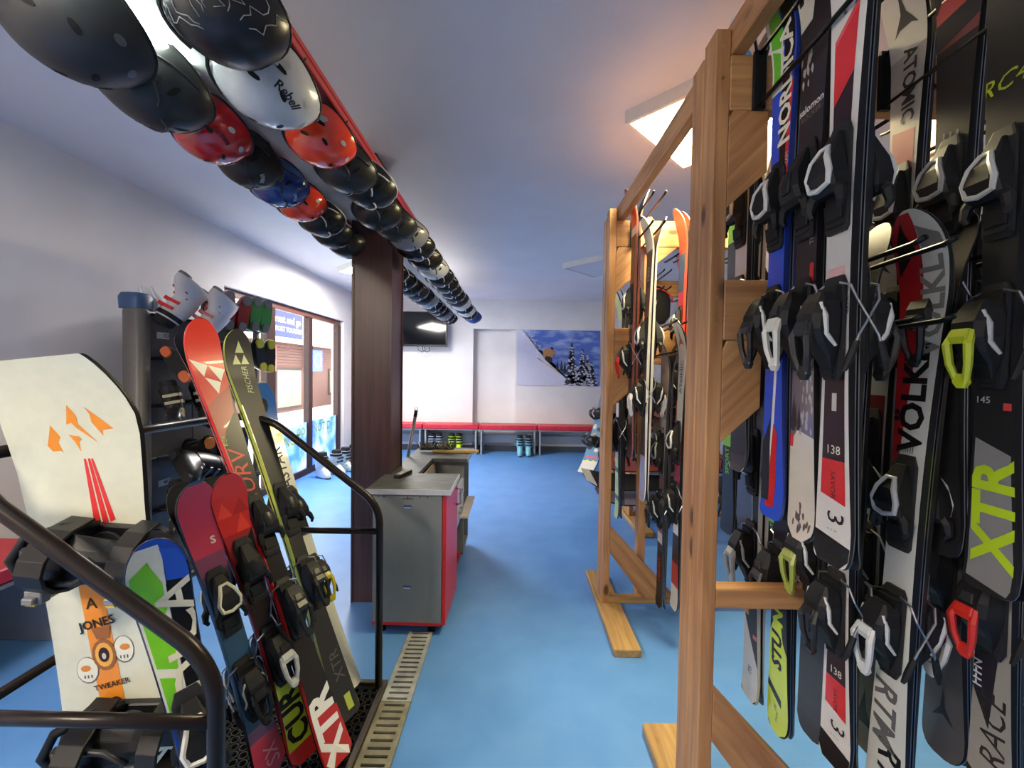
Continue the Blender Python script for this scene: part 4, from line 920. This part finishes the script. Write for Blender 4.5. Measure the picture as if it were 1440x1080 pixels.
bm = newbm(); tube(bm, [(.077, .02, 1.07), (.084, .022, 1.115)], .0125, 10); obj('cap', fin(bm, 'cap', BLK, True), mp_)
bm = newbm(); tube(bm, [(.084+.012*math.sin(a), .022, 1.128-.014*math.cos(a)) for a in [2*PI*k/10 for k in range(11)]], .0025, 6); obj('hang_loop', fin(bm, 'hang_loop', EDGE, True), mp_)

# ================================================================= benches
REDV = noisy('red_vinyl', (186, 30, 50), (204, 38, 60), 12, .38, 3)
def bench(label, x0, x1, y0, y1, group, along='x'):
    t = thing('bench', label, 'bench', (x0, y0, 0), group); w_, d_ = x1-x0, y1-y0
    bm = newbm(); box(bm, .002, w_-.002, 0, d_, .43, .505); obj('cushion', smooth_by_angle(fin(bm, 'cushion', REDV, bevel=.012)), t)
    bxo('seat_board', (.004, w_-.004, .012, d_, .412, .43), M((120, 124, 130), .5), t)
    if along == 'x':
        for x in (.03, w_-.055): bxo('leg_panel', (x, x+.025, .02, d_-.02, 0, .412), M((150, 156, 168), .45), t, .002)
        bxo('back_rail', (.055, w_-.055, d_-.05, d_-.03, .16, .30), M((150, 160, 176), .5), t, .002)
    else:
        for y in (.03, d_-.055): bxo('leg_panel', (.02, w_-.02, y, y+.025, 0, .412), M((150, 156, 168), .45), t, .002)
        bxo('back_rail', (.03, .05, .055, d_-.055, .16, .30), M((150, 160, 176), .5), t, .002)
xs = [-2.60, -1.555, -.605, .392, 1.39, 2.39]
nm = ['red cushioned bench at the back wall, mostly hidden by the pillar', 'red cushioned bench at the back wall over the silver and lime boots', 'red cushioned bench at the back wall over the light blue boots', 'red cushioned bench at the back wall beside the snowboards', 'red cushioned bench at the back wall behind the ski racks']
for a, b_, l in zip(xs, xs[1:], nm): bench(l, a+.004, b_-.004, 7.06, 7.43, 'red benches')
bench('red cushioned bench along the left wall at the picture edge', -2.69, -2.24, 1.10, 2.14, 'red benches', 'y')
tag(bxo('storage_box', (-2.66, -2.25, 2.18, 2.48, 0, .28), M((52, 52, 56), .5), None, .008), 'dark grey box on the floor past the left bench', 'box')

# ================================================================= television, poster
tv = thing('television', 'black wall-mounted flat television on the back wall', 'television', mw=Matrix.Translation((-1.70, 7.27, 2.13))@Matrix.Rotation(-.06, 4, 'X'))
bxo('screen_frame', (-.52, .52, -.03, .02, -.30, .30), M((20, 20, 22), .3), tv, .006); bxo('screen', (-.497, .497, -.033, -.029, -.272, .282), M((16, 18, 22), .08), tv)
bxo('bracket', (-.1, .1, .02, .15, -.1, .1), DKGREY, tv)
for k, xx in enumerate((.0, .08)):
    bm = newbm(); tube(bm, [(xx, .02, -.28), (xx+.02, .0, -.36), (xx+.09, 0, -.40), (xx+.14, .01, -.37), (xx+.12, .02, -.31)], .006, 6); obj('cable', fin(bm, 'cable', BLK, True), tv)
po = thing('poster', 'wall poster of a skier descending past snowy fir trees', 'poster', (.03, 7.445, 1.18))
PW, PH = 1.46, .98
SKYB = noisy('poster_sky', (70, 102, 186), (176, 192, 226), 3, .5, 6, (1, 1, 3), 0, (.45, .75))
bxo('print', (0, PW, -.012, 0, 0, PH), SKYB, po)
def pf(name, polys, c, off):
    bm = newbm()
    for p in polys: bm.faces.new([bm.verts.new((x*PW, -.012-off, z*PH)) for x, z in p])
    bmesh.ops.triangulate(bm, faces=list(bm.faces)); pobj(name, fin(bm, name, M(c, .5)), po)
pf('printed_slope', [[(0, 0), (.70, 0), (.60, .17), (.42, .36), (.27, .60), (.18, .78), (.06, 1), (0, 1)]], (206, 204, 226), .0008)
rd = random.Random(2)
def fir(cx, z0, h, wd):
    o = []; n = 6
    for i in range(n):
        f = i/n; ww_ = wd*(1-f*.85); z = z0+h*f; o.append([(cx-ww_, z), (cx+ww_, z), (cx+ww_*.3, z+h/n*1.5), (cx-ww_*.3, z+h/n*1.5)])
    return o
trees = [(.66, .02, .70, .10), (.79, .0, .62, .09), (.90, .0, .40, .09), (.72, .0, .36, .10), (.54, .26, .18, .03), (.49, .30, .14, .025), (.58, .22, .2, .03), (.85, .05, .5, .06)]
pf('printed_trees', [p for tr_ in trees for p in fir(*tr_)], (52, 58, 80), .0016)
sn = []
for cx, z0, h, wd in trees[:4]+trees[7:]:
    for _ in range(34):
        f = rd.random()**1.3; x = cx+rd.uniform(-1, 1)*wd*(1-f*.9); z = z0+h*f; a = .018*(1-f*.5); sn.append([(x-a, z), (x, z-.008), (x+a, z+.004), (x+a*.3, z+.018), (x-a*.6, z+.02)])
pf('printed_snow', sn, (214, 214, 232), .0022)
pf('printed_spray', [[(x-.008, z), (x+.008, z-.006), (x+.006, z+.014)] for x, z in [(.07+.20*q+rd.uniform(-.02, .05), .99-.40*q+rd.uniform(-.06, .05)) for q in [rd.random() for _ in range(60)]]], (226, 228, 240), .0018)
pf('printed_skier', [[(.32, .50), (.38, .46), (.43, .50), (.44, .62), (.40, .67), (.33, .66), (.31, .57)], [(.43, .60), (.47, .58), (.475, .615), (.44, .65)]], (190, 136, 84), .0026)
pf('printed_legs', [[(.33, .48), (.39, .40), (.43, .46), (.41, .52), (.35, .53)], [(.405, .66), (.43, .64), (.437, .68), (.415, .70)]], (44, 44, 56), .003)
pf('printed_ski', [[(.24, .49), (.52, .215), (.535, .215), (.25, .50)]], (206, 176, 110), .0034)

# ================================================================= boots
BM = {}
def boot_meshes(kind, c, acc, sole):
    key = (kind, c, acc, sole)
    if key in BM: return BM[key]
    P = {}; mc, ma, ms = M(c, .3, 0, .2), M(acc, .35), M(sole, .6)
    bm = newbm(); loft(bm, [sell(.06, 0, .145, .044, .012), sell(.062, 0, .150, .050, .03), sell(.06, 0, .149, .052, .055), sell(.05, 0, .135, .052, .085), sell(.03, 0, .108, .051, .115), sell(.012, 0, .086, .051, .15), sell(.01, 0, .078, .052, .20)])
    P['shell'] = smooth_by_angle(fin(bm, 'shell', mc), 50)
    bm = newbm(); loft(bm, [sell(.008, 0, .090, .056, .125), sell(.012, 0, .088, .060, .17), sell(.022, 0, .084, .062, .23), sell(.036, 0, .082, .061, .285), sell(.042, 0, .078, .058, .305), sell(.042, 0, .070, .050, .300)], True, True)
    P['cuff'] = smooth_by_angle(fin(bm, 'cuff', mc), 50)
    bm = newbm(); loft(bm, [sell(.040, 0, .070, .050, .29), sell(.046, 0, .070, .050, .335), sell(.050, 0, .062, .044, .35)]); P['liner'] = smooth_by_angle(fin(bm, 'liner', M((40, 40, 42), .8)), 50)
    bm = newbm(); loft(bm, [sell(.036, 0, .085, .064, .265), sell(.041, 0, .084, .063, .295)], True, True); P['strap'] = smooth_by_angle(fin(bm, 'strap', BLK), 50)
    bm = newbm(); loft(bm, [sell(.168, 0, .040, .030, 0, 12, 2.6), sell(.168, 0, .044, .034, .018, 12, 2.6)]); loft(bm, [sell(-.046, 0, .036, .028, 0, 12, 2.8), sell(-.046, 0, .040, .031, .018, 12, 2.8)])
    P['sole'] = fin(bm, 'sole', ms)
    bm = newbm()
    for x, z, hw in ((.112, .097, .034), (.070, .130, .036)):
        box(bm, x-.012, x+.012, -.046, .050, z, z+.010); box(bm, x-.014, x+.014, .040, .060, z-.030, z+.006)
    for x, z in ((.098, .185), (.110, .235)):
        box(bm, x-.006, x+.006, -.04, .052, z-.010, z+.012); box(bm, x-.045, x+.004, .055, .071, z-.012, z+.012)
    P['buckle'] = fin(bm, 'buckle', ma, bevel=.002)
    BM[key] = P; return P
def boot(mw, label, c, acc, sole, group, name='ski_boot'):
    t = thing(name, label, 'boot', group=group, mw=mw); P = boot_meshes('alpine', c, acc, sole)
    for n in ('shell', 'cuff', 'liner', 'strap', 'sole', 'buckle'): pobj(n, P[n], t)
    return t
def basis(loc, toe, up, k=1.0):
    toe = Vector(toe).normalized(); up = Vector(up); up = (up-toe*up.dot(toe)).normalized(); y = up.cross(toe)
    mm = Matrix((toe*k, y*k, up*k)).transposed().to_4x4(); mm.translation = Vector(loc); return mm
GB = 'ski boots on the boot rack'; GF = 'ski boots standing on the floor'
# boot rack along the left wall
RKM = M((88, 85, 82), .5, .1)
rk = thing('boot_rack', 'dark grey metal boot rack beside the shop window', 'rack', (-2.44, 2.69, 0))
def rb(n, y0, y1, z0, z1, x0=-.02, x1=.02, mt=RKM, bev=.004): return bxo(n, (x0, x1, y0-2.6, y1-2.6, z0, z1), mt, rk, bev)
bm = newbm(); loft(bm, [sell(0, 0, .065, .055, 0, 16, 3), sell(0, 0, .065, .055, 1.76, 16, 3), sell(0, 0, .055, .046, 1.775, 16, 3)]); obj('post', smooth_by_angle(fin(bm, 'post', M((104, 102, 100), .45, .1))), rk)
rb('panel', 2.66, 3.06, .06, 1.74, -.02, .0); rb('panel', 3.07, 3.46, .06, 1.74, -.02, .0); rb('post', 3.46, 3.52, 0, 1.76, -.05, .02); rb('base', 2.55, 3.90, 0, .05, -.2, .25); rb('post', 3.84, 3.88, 0, 1.76, -.03, .01)
for z in (.42, .78, 1.14, 1.46, 1.75):
    rb('shelf_bar', 2.66, 3.88, z-.012, z+.012, 0, .024, M((58, 60, 64), .45, .4))
    for y in (2.72, 2.86, 3.05, 3.19, 3.38, 3.52, 3.66, 3.80):
        bm = newbm(); tube(bm, [(0, 0, 0), (.14, 0, .03)], .009, 8); obj('peg', fin(bm, 'peg', M((44, 44, 48), .5)), rk, Matrix.Translation((.01, y-2.6, z)))
for y, z, s_ in ((2.80, 1.62, '103'), (3.36, 1.60, '104'), (3.12, 1.28, '203'), (2.80, .98, '303'), (2.80, .60, '403')):
    p_ = bxo('number_tag', (.001, .004, y-2.6-.05, y-2.6+.05, z-.022, z+.022), M((214, 214, 212), .5), rk)
    flat_text('lettering', s_, .036, M((50, 50, 52), .5), p_, Matrix(((0, 0, 1, .0046), (1, 0, 0, y-2.6+.02), (0, 1, 0, z), (0, 0, 0, 1))), .02)
def hb(y, z, label, c, acc, sole, tilt=0.0, k=1.0, x=-2.18):
    """boot pushed on a peg: shaft towards the wall, sole facing the room, toe up"""
    toe = Vector((.1, math.sin(tilt), math.cos(tilt))); up = Vector((-.86, .48, -.12))
    boot(basis((x, y, z), toe, up, k), label, c, acc, sole, GB)
WB, RB_, GN = (202, 202, 204), (150, 24, 32), (50, 140, 66)
boot(basis((-2.20, 2.93, 1.965), (.12, -.93, .33), (-.42, -.28, -.85)), 'white ski boot with red buckles upside down at the rack top left', WB, (206, 44, 46), (120, 120, 122), GB)
boot(basis((-2.10, 3.10, 1.90), (.12, -.93, .33), (-.42, -.22, -.87)), 'white ski boot upside down beside the red-buckled one', WB, (200, 120, 120), (120, 120, 122), GB)
hb(3.20, 1.78, 'dark red ski boot on the rack beside the white pair', RB_, (190, 40, 46), (120, 120, 122), -.10)
hb(3.36, 1.78, 'dark red ski boot on the rack beside the green pair', RB_, (190, 40, 46), (120, 120, 122), .12)
hb(3.52, 1.80, 'green ski boot on the rack next to the red pair', GN, (80, 170, 96), (120, 120, 122), 0)
hb(3.67, 1.80, 'green ski boot at the right end of the rack top', GN, (80, 170, 96), (120, 120, 122), .02)
hb(3.62, 1.46, 'black ski boot with yellow sole pads tilting on the rack', (52, 53, 56), (90, 90, 92), (196, 190, 60), -.40)
hb(3.74, 1.45, 'black ski boot with yellow sole pads by the window frame', (52, 53, 56), (90, 90, 92), (196, 190, 60), -.12)
boot(basis((-2.24, 2.70, 1.47), (.62, -.12, -.70), (-.25, .95, .10)), 'black ski boot with silver buckles and orange sole lying on the rack', (38, 38, 40), (196, 190, 184), (196, 96, 50), GB)
boot(basis((-2.24, 2.98, 1.46), (.62, -.12, -.70), (-.25, .95, .10)), 'charcoal ski boot behind the tall red ski on the rack', (70, 74, 80), (120, 122, 126), (60, 60, 62), GB)
boot(basis((-2.22, 2.76, 1.00), (.35, -.6, .1), (-.3, .1, 1), .9), 'black ski boot with white strap in the third rack row', (32, 32, 34), (150, 146, 120), (40, 40, 42), GB)
boot(basis((-2.20, 3.02, .98), (.4, -.7, .2), (-.3, 0, 1)), 'charcoal spotted ski boot in the third rack row', (62, 62, 62), (196, 190, 176), (50, 50, 50), GB)
boot(basis((-2.22, 2.72, .80), (.55, -.3, -.5), (-.2, .95, .15)), 'black soft boot lying in the fourth rack row', (30, 30, 32), (60, 60, 62), (40, 40, 42), GB)
hb(3.00, .70, 'black boot with orange sole pads, left of the orange pair', (36, 36, 38), (60, 60, 62), (222, 128, 50), -.22)
hb(3.16, .72, 'black boot with orange sole pads, right of the orange pair', (36, 36, 38), (60, 60, 62), (222, 128, 50), -.02)
hb(3.34, .72, 'dark blue boot in the fourth rack row', (36, 84, 150), (60, 60, 62), (60, 60, 62), 0)
boot(basis((-2.22, 2.80, .30), (.3, -.7, .1), (-.2, .2, 1)), 'black boot with yellow buckles in the lowest rack row', (44, 44, 46), (206, 176, 50), (50, 50, 52), GB)
boot(basis((-2.16, 3.06, .30), (.4, -.7, .1), (-.2, .1, 1)), 'pale grey boot in the lowest rack row', (186, 186, 182), (120, 120, 120), (60, 60, 62), GB)
hp = thing('storage_bag', 'blue lidded box in clear plastic on top of the boot rack', 'box', (-2.46, 2.71, 1.776))
bm = newbm(); loft(bm, [sell(0, 0, .075, .068, 0, 16, 3.5), sell(0, 0, .078, .072, .075, 16, 3.5), sell(0, 0, .066, .06, .10, 16, 3.5)]); obj('box_body', smooth_by_angle(fin(bm, 'box_body', M((58, 88, 130), .45))), hp)
bm = newbm()
for k in range(7): tube(bm, [(.02*k-.05, .06+.01*k, .0), (.02*k-.04+.01*(k % 2), .10, .07), (.015*k-.06, .085+.008*(k % 3), .16+.01*(k % 2))], [.02, .014, .004], 6)
CLR = M((226, 230, 234), .15, 0, .5); obj('plastic_wrap', smooth_by_angle(fin(bm, 'plastic_wrap', CLR)), hp)
# boots on the floor under the back bench and beside the window
for x, y, c, acc, lab in ((-1.42, 7.20, (196, 208, 222), (60, 62, 70), 'left silver ski boot under the back bench'), (-1.29, 7.20, (196, 208, 222), (60, 62, 70), 'right silver ski boot under the back bench'),
                          (-1.07, 7.20, (196, 226, 30), (40, 44, 40), 'left lime ski boot under the back bench'), (-.95, 7.20, (196, 226, 30), (40, 44, 40), 'right lime ski boot under the back bench'),
                          (.10, 7.10, (120, 184, 206), (40, 50, 60), 'left light blue ski boot under the back bench'), (.24, 7.10, (120, 184, 206), (40, 50, 60), 'right light blue ski boot under the back bench')):
    boot(basis((x, y+.02, 0), (0, -1, 0), (0, 0, 1), .98), lab, c, acc, (50, 50, 54), GF)
for x, y, dx, dy, c, acc, lab in ((-2.52, 5.42, .8, -.5, (206, 214, 206), (150, 170, 90), 'white ski boot nearest the window glass on the floor'), (-2.42, 5.60, .9, -.4, (196, 206, 206), (70, 74, 78), 'pale grey ski boot second in the row by the window'),
                                  (-2.38, 5.80, .9, -.4, (180, 196, 196), (60, 64, 70), 'grey-green ski boot third in the row by the window'), (-2.34, 6.0, .9, -.4, (196, 110, 60), (90, 70, 60), 'orange ski boot in the row by the window'),
                                  (-2.30, 6.20, .9, -.4, (70, 60, 56), (206, 120, 60), 'dark brown ski boot in the row by the window'), (-2.26, 6.42, .9, -.4, (120, 196, 70), (60, 64, 60), 'green ski boot at the far end of the window row')):
    boot(basis((x, y, 0), (dx, dy, 0), (0, 0, 1), .95), lab, c, acc, (60, 62, 66), GF)

# ================================================================= helmets
HM = {}
def helm_pt(th, ph, k=1.0, a=.140, b_=.112, c_=.128):
    r = 1+.018*math.cos(4*ph)*math.sin(th)**2
    return Vector((a*k*r*math.sin(th)*math.cos(ph), b_*k*r*math.sin(th)*math.sin(ph), -c_*k*math.cos(th)))
def rim(ph): return math.radians(86+20*abs(math.sin(ph))**3+(12 if math.cos(ph) < 0 else -4)*abs(math.cos(ph)))
def helmet_meshes(c, rough, vents, style):
    key = (c, rough, style)
    if key in HM: return HM[key]
    P = {}; n, mlat = 32, 12
    def shell(k, inner=False):
        bm = newbm(); top = bm.verts.new(helm_pt(0, 0, k)); rows = []
        for j in range(1, mlat+1):
            rows.append([bm.verts.new(helm_pt(rim(2*PI*i/n)*j/mlat, 2*PI*i/n, k)) for i in range(n)])
        for i in range(n): bm.faces.new((top, rows[0][i], rows[0][(i+1) % n]))
        for a, b_ in zip(rows, rows[1:]):
            for i in range(n): bm.faces.new((a[i], a[(i+1) % n], b_[(i+1) % n], b_[i]))
        return bm
    P['shell'] = fin(shell(1.0), 'shell', M(c, rough, 0, .4 if rough < .35 else 0), True)
    P['liner'] = fin(shell(.94), 'liner', M((34, 34, 36), .9), True)
    bm = newbm(); tube(bm, [helm_pt(rim(2*PI*i/n), 2*PI*i/n, .985) for i in range(n+1)], .0055, 6); P['rim_trim'] = fin(bm, 'rim_trim', M((30, 30, 32), .5) if style != 'w' else M((206, 206, 204), .4), True)
    def patch(bm, th, ph, dth, dph, k=1.006, sk=0):
        q = []
        for u in range(9):
            a = 2*PI*u/8
            if u < 8: q.append(bm.verts.new(helm_pt(th+dth*math.sin(a)+sk*dph*math.cos(a), ph+dph*math.cos(a), k)))
        cv = bm.verts.new(helm_pt(th, ph, k))
        for u in range(8): bm.faces.new((cv, q[u], q[(u+1) % 8]))
    bm = newbm()
    for sg in (-1, 1):
        if style == 's':
            for ph, th in ((.8, .62), (1.75, .62), (1.3, 1.05)): patch(bm, th, sg*ph, .060, .20, 1.006, .2*sg)
        elif style in 'lw':
            for ph, th in ((.75, .80), (1.15, .76), (1.55, .76), (1.95, .80)): patch(bm, th, sg*ph, .15, .085, 1.006, -.4*sg)
            patch(bm, 1.22, sg*1.3, .05, .22, 1.006)
        else: patch(bm, 1.2, sg*1.2, .05, .3, 1.006)
    P['vent'] = fin(bm, 'vent', M((12, 12, 13), .7))
    bm = newbm()
    if style in 'lw':
        for sg in (-1, 1):
            tube(bm, [helm_pt(.35+.11*i, sg*(.5+.22*i), 1.006) for i in range(9)], .0045, 6); tube(bm, [helm_pt(1.25, sg*(.5+.3*i), 1.006) for i in range(8)], .004, 6)
    elif style == 't':
        for k in range(9):
            rd = random.Random(k+3); pts = []; th, ph = .15+.05*k, -3.0+k*.36
            for i in range(9): pts.append(helm_pt(min(1.4, th+.10*i), ph+rd.uniform(-.22, .22), 1.004))
            tube(bm, pts, .0014, 4)
    else:
        for sg in (-1, 1): patch(bm, 1.15, sg*1.35, .12, .25, 1.007, .2); patch(bm, 1.0, sg*.35, .07, .12, 1.007)
    acc = {'l': (60, 60, 62), 'w': (214, 214, 212), 't': (150, 152, 156), 's': (176, 176, 170) if c[0] > 150 else (90, 90, 92)}[style]
    P['accent'] = fin(bm, 'accent', M(acc, .35), style in 'lwt')
    bm = newbm()
    for sg in (-1, 1): tube(bm, [helm_pt(1.6, sg*1.45, .98), (.01, sg*.085, .06), (.03, sg*.03, .105), (.03, 0, .115)], .006, 6)
    P['chin_strap'] = fin(bm, 'chin_strap', BLK, True)
    bm = newbm()
    for q in ((1.1, PI), ): patch(bm, q[0], q[1], .12, .22, 1.008)
    tube(bm, [helm_pt(1.22, PI-.7+.2*i, 1.012) for i in range(8)], .008, 6)
    P['goggle_clip'] = fin(bm, 'goggle_clip', BLK)
    HM[key] = P; return P
def helmet(loc, label, c, rough=.4, style='l', k=1.0, yawr=0, tilt=.62, roll=0, group='', word=None):
    k *= .88
    mw = Matrix.Translation(loc)@Matrix.Rotation(-tilt, 4, 'X')@Matrix.Rotation(roll, 4, 'Y')@Matrix.Rotation(yawr, 4, 'Z')@Matrix.Scale(k, 4)
    t = thing('ski_helmet', label, 'helmet', group=group, mw=mw); P = helmet_meshes(c, rough, None, style)
    for n in ('shell', 'liner', 'rim_trim', 'vent', 'accent', 'chin_strap', 'goggle_clip'): pobj(n, P[n], t)
    if word:
        s, size, col_, ph = word; V, F = textmesh(s, .02)
        me = bpy.data.meshes.new('lettering'); me.from_pydata([helm_pt(.72+v.y*size*7, ph+v.x*size*9, 1.012) for v in V], [], F); me.materials.append(M(col_, .4)); obj('lettering', me, t)
    return t
for nm_, xx in (('left', -1.03), ('right', -.635)):
    r_ = thing('helmet_rail', 'red board with hooks carrying the %s helmet row' % nm_, 'rail', (xx, 2.0, 2.285), 'red helmet rails')
    bxo('board', (-.035, .035, -3.6, 4.2, -.024, 0), M((164, 34, 36), .4), r_, .003)
    if nm_ == 'right': bxo('edge_board', (.0105, .036, -3.6, 4.2, .001, .022), M((164, 34, 36), .4), r_, .003)
    for k in range(26):
        y = -3.4+k*.285
        bm = newbm(); sg = 1 if nm_ == 'right' else -1
        tube(bm, [(0, 0, -.02), (0, 0, -.05), (sg*.035, 0, -.056), (sg*.052, 0, -.035)], .003, 6); obj('hook', fin(bm, 'hook', DKGREY, True), r_, Matrix.Translation((0, y, 0)))
ORD = ['first', 'second', 'third', 'fourth', 'fifth', 'sixth', 'seventh', 'eighth', 'ninth', 'tenth', 'eleventh', 'twelfth', 'thirteenth', 'fourteenth', 'fifteenth', 'sixteenth', 'seventeenth', 'eighteenth', 'nineteenth', 'twentieth']
HK, HD, HB, HR, HO = (40, 40, 43), (62, 63, 67), (34, 62, 130), (178, 22, 30), (226, 62, 32)
LEFT = [(.945, HD, .45, 's', 1.16, .4), (1.14, (58, 58, 60), .4, 'l', 1.08, .35), (1.352, HR, .18, 's', .98, .1), (1.54, (50, 44, 40), .4, 'l', .95, .2), (1.72, HB, .2, 'l', .93, .1), (1.90, HO, .2, 's', .88, .1), (2.10, HK, .3, 'w', .9, .1), (2.30, HK, .3, 'l', .9, 0), (2.50, HK, .3, 'l', .9, 0)]
yy = 2.95
for c, r_, st in (((70, 150, 186), .3, 's'), (HK, .25, 'w'), (HK, .25, 'w'), (HK, .25, 'l'), (HD, .3, 'w'), (HK, .25, 'l'), ((150, 150, 152), .3, 'w'), (HK, .25, 'w'), (HK, .25, 'w'), (HK, .25, 'l'), ((130, 130, 132), .3, 'l'), (HK, .25, 'w'), (HK, .25, 'w')):
    LEFT.append((yy, c, r_, st, .96, 0)); yy += .245
CN = {HD: 'dark grey', (58, 58, 60): 'charcoal vented', HR: 'glossy red', (50, 44, 40): 'brown-black', HB: 'blue', HO: 'orange-red', HK: 'black', (70, 150, 186): 'light blue', (150, 150, 152): 'grey', (130, 130, 132): 'grey', (186, 188, 190): 'silver', (44, 44, 48): 'black with lightning lines', (206, 206, 206): 'white', (40, 70, 140): 'blue and black', (90, 90, 92): 'grey glossy', (54, 54, 54): 'charcoal'}
wl_ = {2: ('Carrera', .030, (70, 14, 18), -.35), 3: ('uvex', .034, (170, 166, 160), .3), 4: ('uvex', .034, (180, 196, 226), .2)}
for i, (y, c, rg, st, k, ya) in enumerate(LEFT):
    helmet((-.967 if i < 7 else -1.0 if i < 9 else -.93, y, 2.16), '%s ski helmet, %s from the viewer in the left row' % (CN[c], ORD[i] if i < 20 else ['second last', 'last'][min(1, i-20)]), c, rg, st, k, ya+random.uniform(-.1, .1), .62+random.uniform(-.08, .08), random.uniform(-.12, .12), 'helmets in the left row', wl_.get(i))
RIGHT = [(.915, (44, 44, 48), .3, 't', .98, .2, -.62), (1.125, (186, 188, 190), .25, 's', 1.05, .5, -.66), (1.378, HO, .2, 's', .93, .2, -.635), (1.58, (54, 54, 54), .35, 'l', .92, .1, -.635), (1.73, HK, .3, 'w', .9, .1, -.60), (1.98, HK, .3, 'l', .95, 0, -.65), (2.17, (54, 54, 54), .35, 'l', .88, 0, -.62), (2.33, (130, 130, 132), .3, 'l', .9, 0, -.60)]
yy = 2.53
for c, r_, st in ((HK, .2, 'w'), ((50, 44, 40), .25, 'w'), ((206, 206, 206), .3, 'l'), (HK, .22, 'w'), (HK, .22, 'w'), (HK, .22, 'w'), (HK, .22, 'w'), ((54, 54, 54), .3, 'l'), ((206, 206, 206), .3, 'w'), (HK, .25, 'w'), ((206, 206, 206), .3, 'l'), (HK, .25, 'w')):
    RIGHT.append((yy, c, r_, st, .92, 0, -.60)); yy += .255
RIGHT.append((yy+.12, (40, 70, 140), .3, 'l', .95, 0, -.58))
wr_ = {1: ('Rebell', .040, (40, 40, 42), -.75), 2: ('', .02, (40, 40, 40), 0)}
for i, (y, c, rg, st, k, ya, x) in enumerate(RIGHT):
    helmet((x, y, 2.16), '%s ski helmet, %s from the viewer in the right row' % (CN[c], ORD[i] if i < 20 else 'last'), c, rg, st, k, ya+random.uniform(-.1, .1), .60+random.uniform(-.08, .08), random.uniform(-.12, .12), 'helmets in the right row', wr_.get(i) if i == 1 else None)

# ================================================================= snowboards at the back right
def bd_(label, tail, tip, n, **kw): make_board(label, frame(tail, Vector(tip)-Vector(tail), n), **kw)
bd_('blue patterned snowboard with owl-eyed tail leaning near the back wall', (.985, 5.62, .03), (1.42, 6.1, 1.33), (-.75, -.55, .3), L=1.42, wn=.29, ww=.245, top=(88, 134, 168), bcol=(40, 38, 40),
    gfx=[((206, 200, 186), [[(-.13, .02), (.13, .02), (.13, .2), (-.13, .2)]]), ((210, 150, 80), [circ(-.05, .55, .05, .06), circ(.06, .75, .05, .05), circ(-.04, .95, .05, .05)]), ((232, 216, 60), [circ(-.05, .17, .045, .045), circ(.055, .17, .045, .045)]), ((60, 50, 40), [circ(-.05, .17, .018, .018), circ(.055, .17, .018, .018)]), ((206, 80, 90), [[(-.1, .24), (.1, .24), (.1, .27), (-.1, .27)]]), ((60, 66, 74), [circ(-.07, .40, .05, .04), circ(.07, .47, .04, .05), circ(.02, .66, .05, .03)]), ((222, 206, 170), [circ(.05, .36, .035, .03), circ(-.08, .70, .03, .04)])], angs=(.1, -.1))
bd_('black snowboard with white tip lying across the third rack', (2.0, 3.42, .50), (.56, 3.30, .55), (0, -.25, 1), L=1.46, wn=.29, ww=.25, top=(34, 34, 38), gfx=[((214, 214, 210), [[(-.14, 1.38), (.14, 1.38), (.10, 1.46), (-.10, 1.46)]])], binds=False)
bd_('mauve-grey snowboard lying beneath the black one', (2.05, 3.44, .43), (.66, 3.26, .43), (0, -.2, 1), L=1.42, wn=.29, ww=.25, top=(120, 116, 140), binds=False)
bd_('maroon snowboard lying over the black one', (2.1, 3.50, .66), (.72, 3.50, .66), (0, -.4, 1), L=1.40, wn=.29, ww=.25, top=(110, 50, 56), gfx=[((206, 150, 90), [circ(0, 1.2, .08, .06)])], binds=True)
for i, (z, c, lab) in enumerate(((1.36, (176, 120, 84), 'orange-brown snowboard pointing left at the back, topmost'), (1.12, (206, 110, 70), 'orange snowboard pointing left at the back, second from top'), (.92, (150, 112, 84), 'brown snowboard pointing left at the back, third from top'), (.28, (40, 40, 44), 'dark snowboard low behind the patterned board'))):
    bd_(lab, (2.6, 5.75+.05*i, z-.45 if i < 3 else z), (1.16+.02*i, 5.55, z+.12 if i < 3 else z+.1), (-.3, -.9, .5), L=1.5, wn=.28, ww=.24, top=c, bcol=(44, 42, 44))
t = thing('board_stand', 'wooden stand holding the snowboards at the back right', 'rack', (1.45, 5.95, 0))
for x in (0, .9):
    for y in (0, .10):
        bxo('post', (x, x+.05, y, y+.04, 0, 1.55), PINE['z'], t, .003)
bxo('foot', (-.05, 1.0, -.05, .19, 0, .03), PINE2['x'], t, .003)
for z in (.25, .75, 1.2): bxo('rail', (.05, .9, .04, .08, z, z+.05), PINE['x'], t, .003)

# bag hanging on the third rack
bg_ = thing('backpack', 'black backpack with red trim hanging on the third rack', 'bag', (1.22, 3.82, 2.02))
bm = newbm(); loft(bm, [sell(0, 0, .12, .07, -.16, 16, 3), sell(0, 0, .16, .10, -.10, 16, 3), sell(0, 0, .165, .10, .05, 16, 3), sell(0, 0, .13, .08, .14, 16, 3), sell(0, 0, .07, .05, .17, 16, 3)]); obj('body', smooth_by_angle(fin(bm, 'body', M((34, 32, 36), .7))), bg_)
bm = newbm(); tube(bm, [(.163*math.cos(a), -.085, .02+.12*math.sin(a)) for a in [PI*k/10 for k in range(11)]], .008, 6); obj('trim', fin(bm, 'trim', M((170, 40, 50), .6), True), bg_)
bm = newbm(); tube(bm, [(-.03, 0, .165), (-.02, 0, .22), (.02, 0, .22), (.03, 0, .165)], .008, 6); obj('loop', fin(bm, 'loop', BLK, True), bg_)
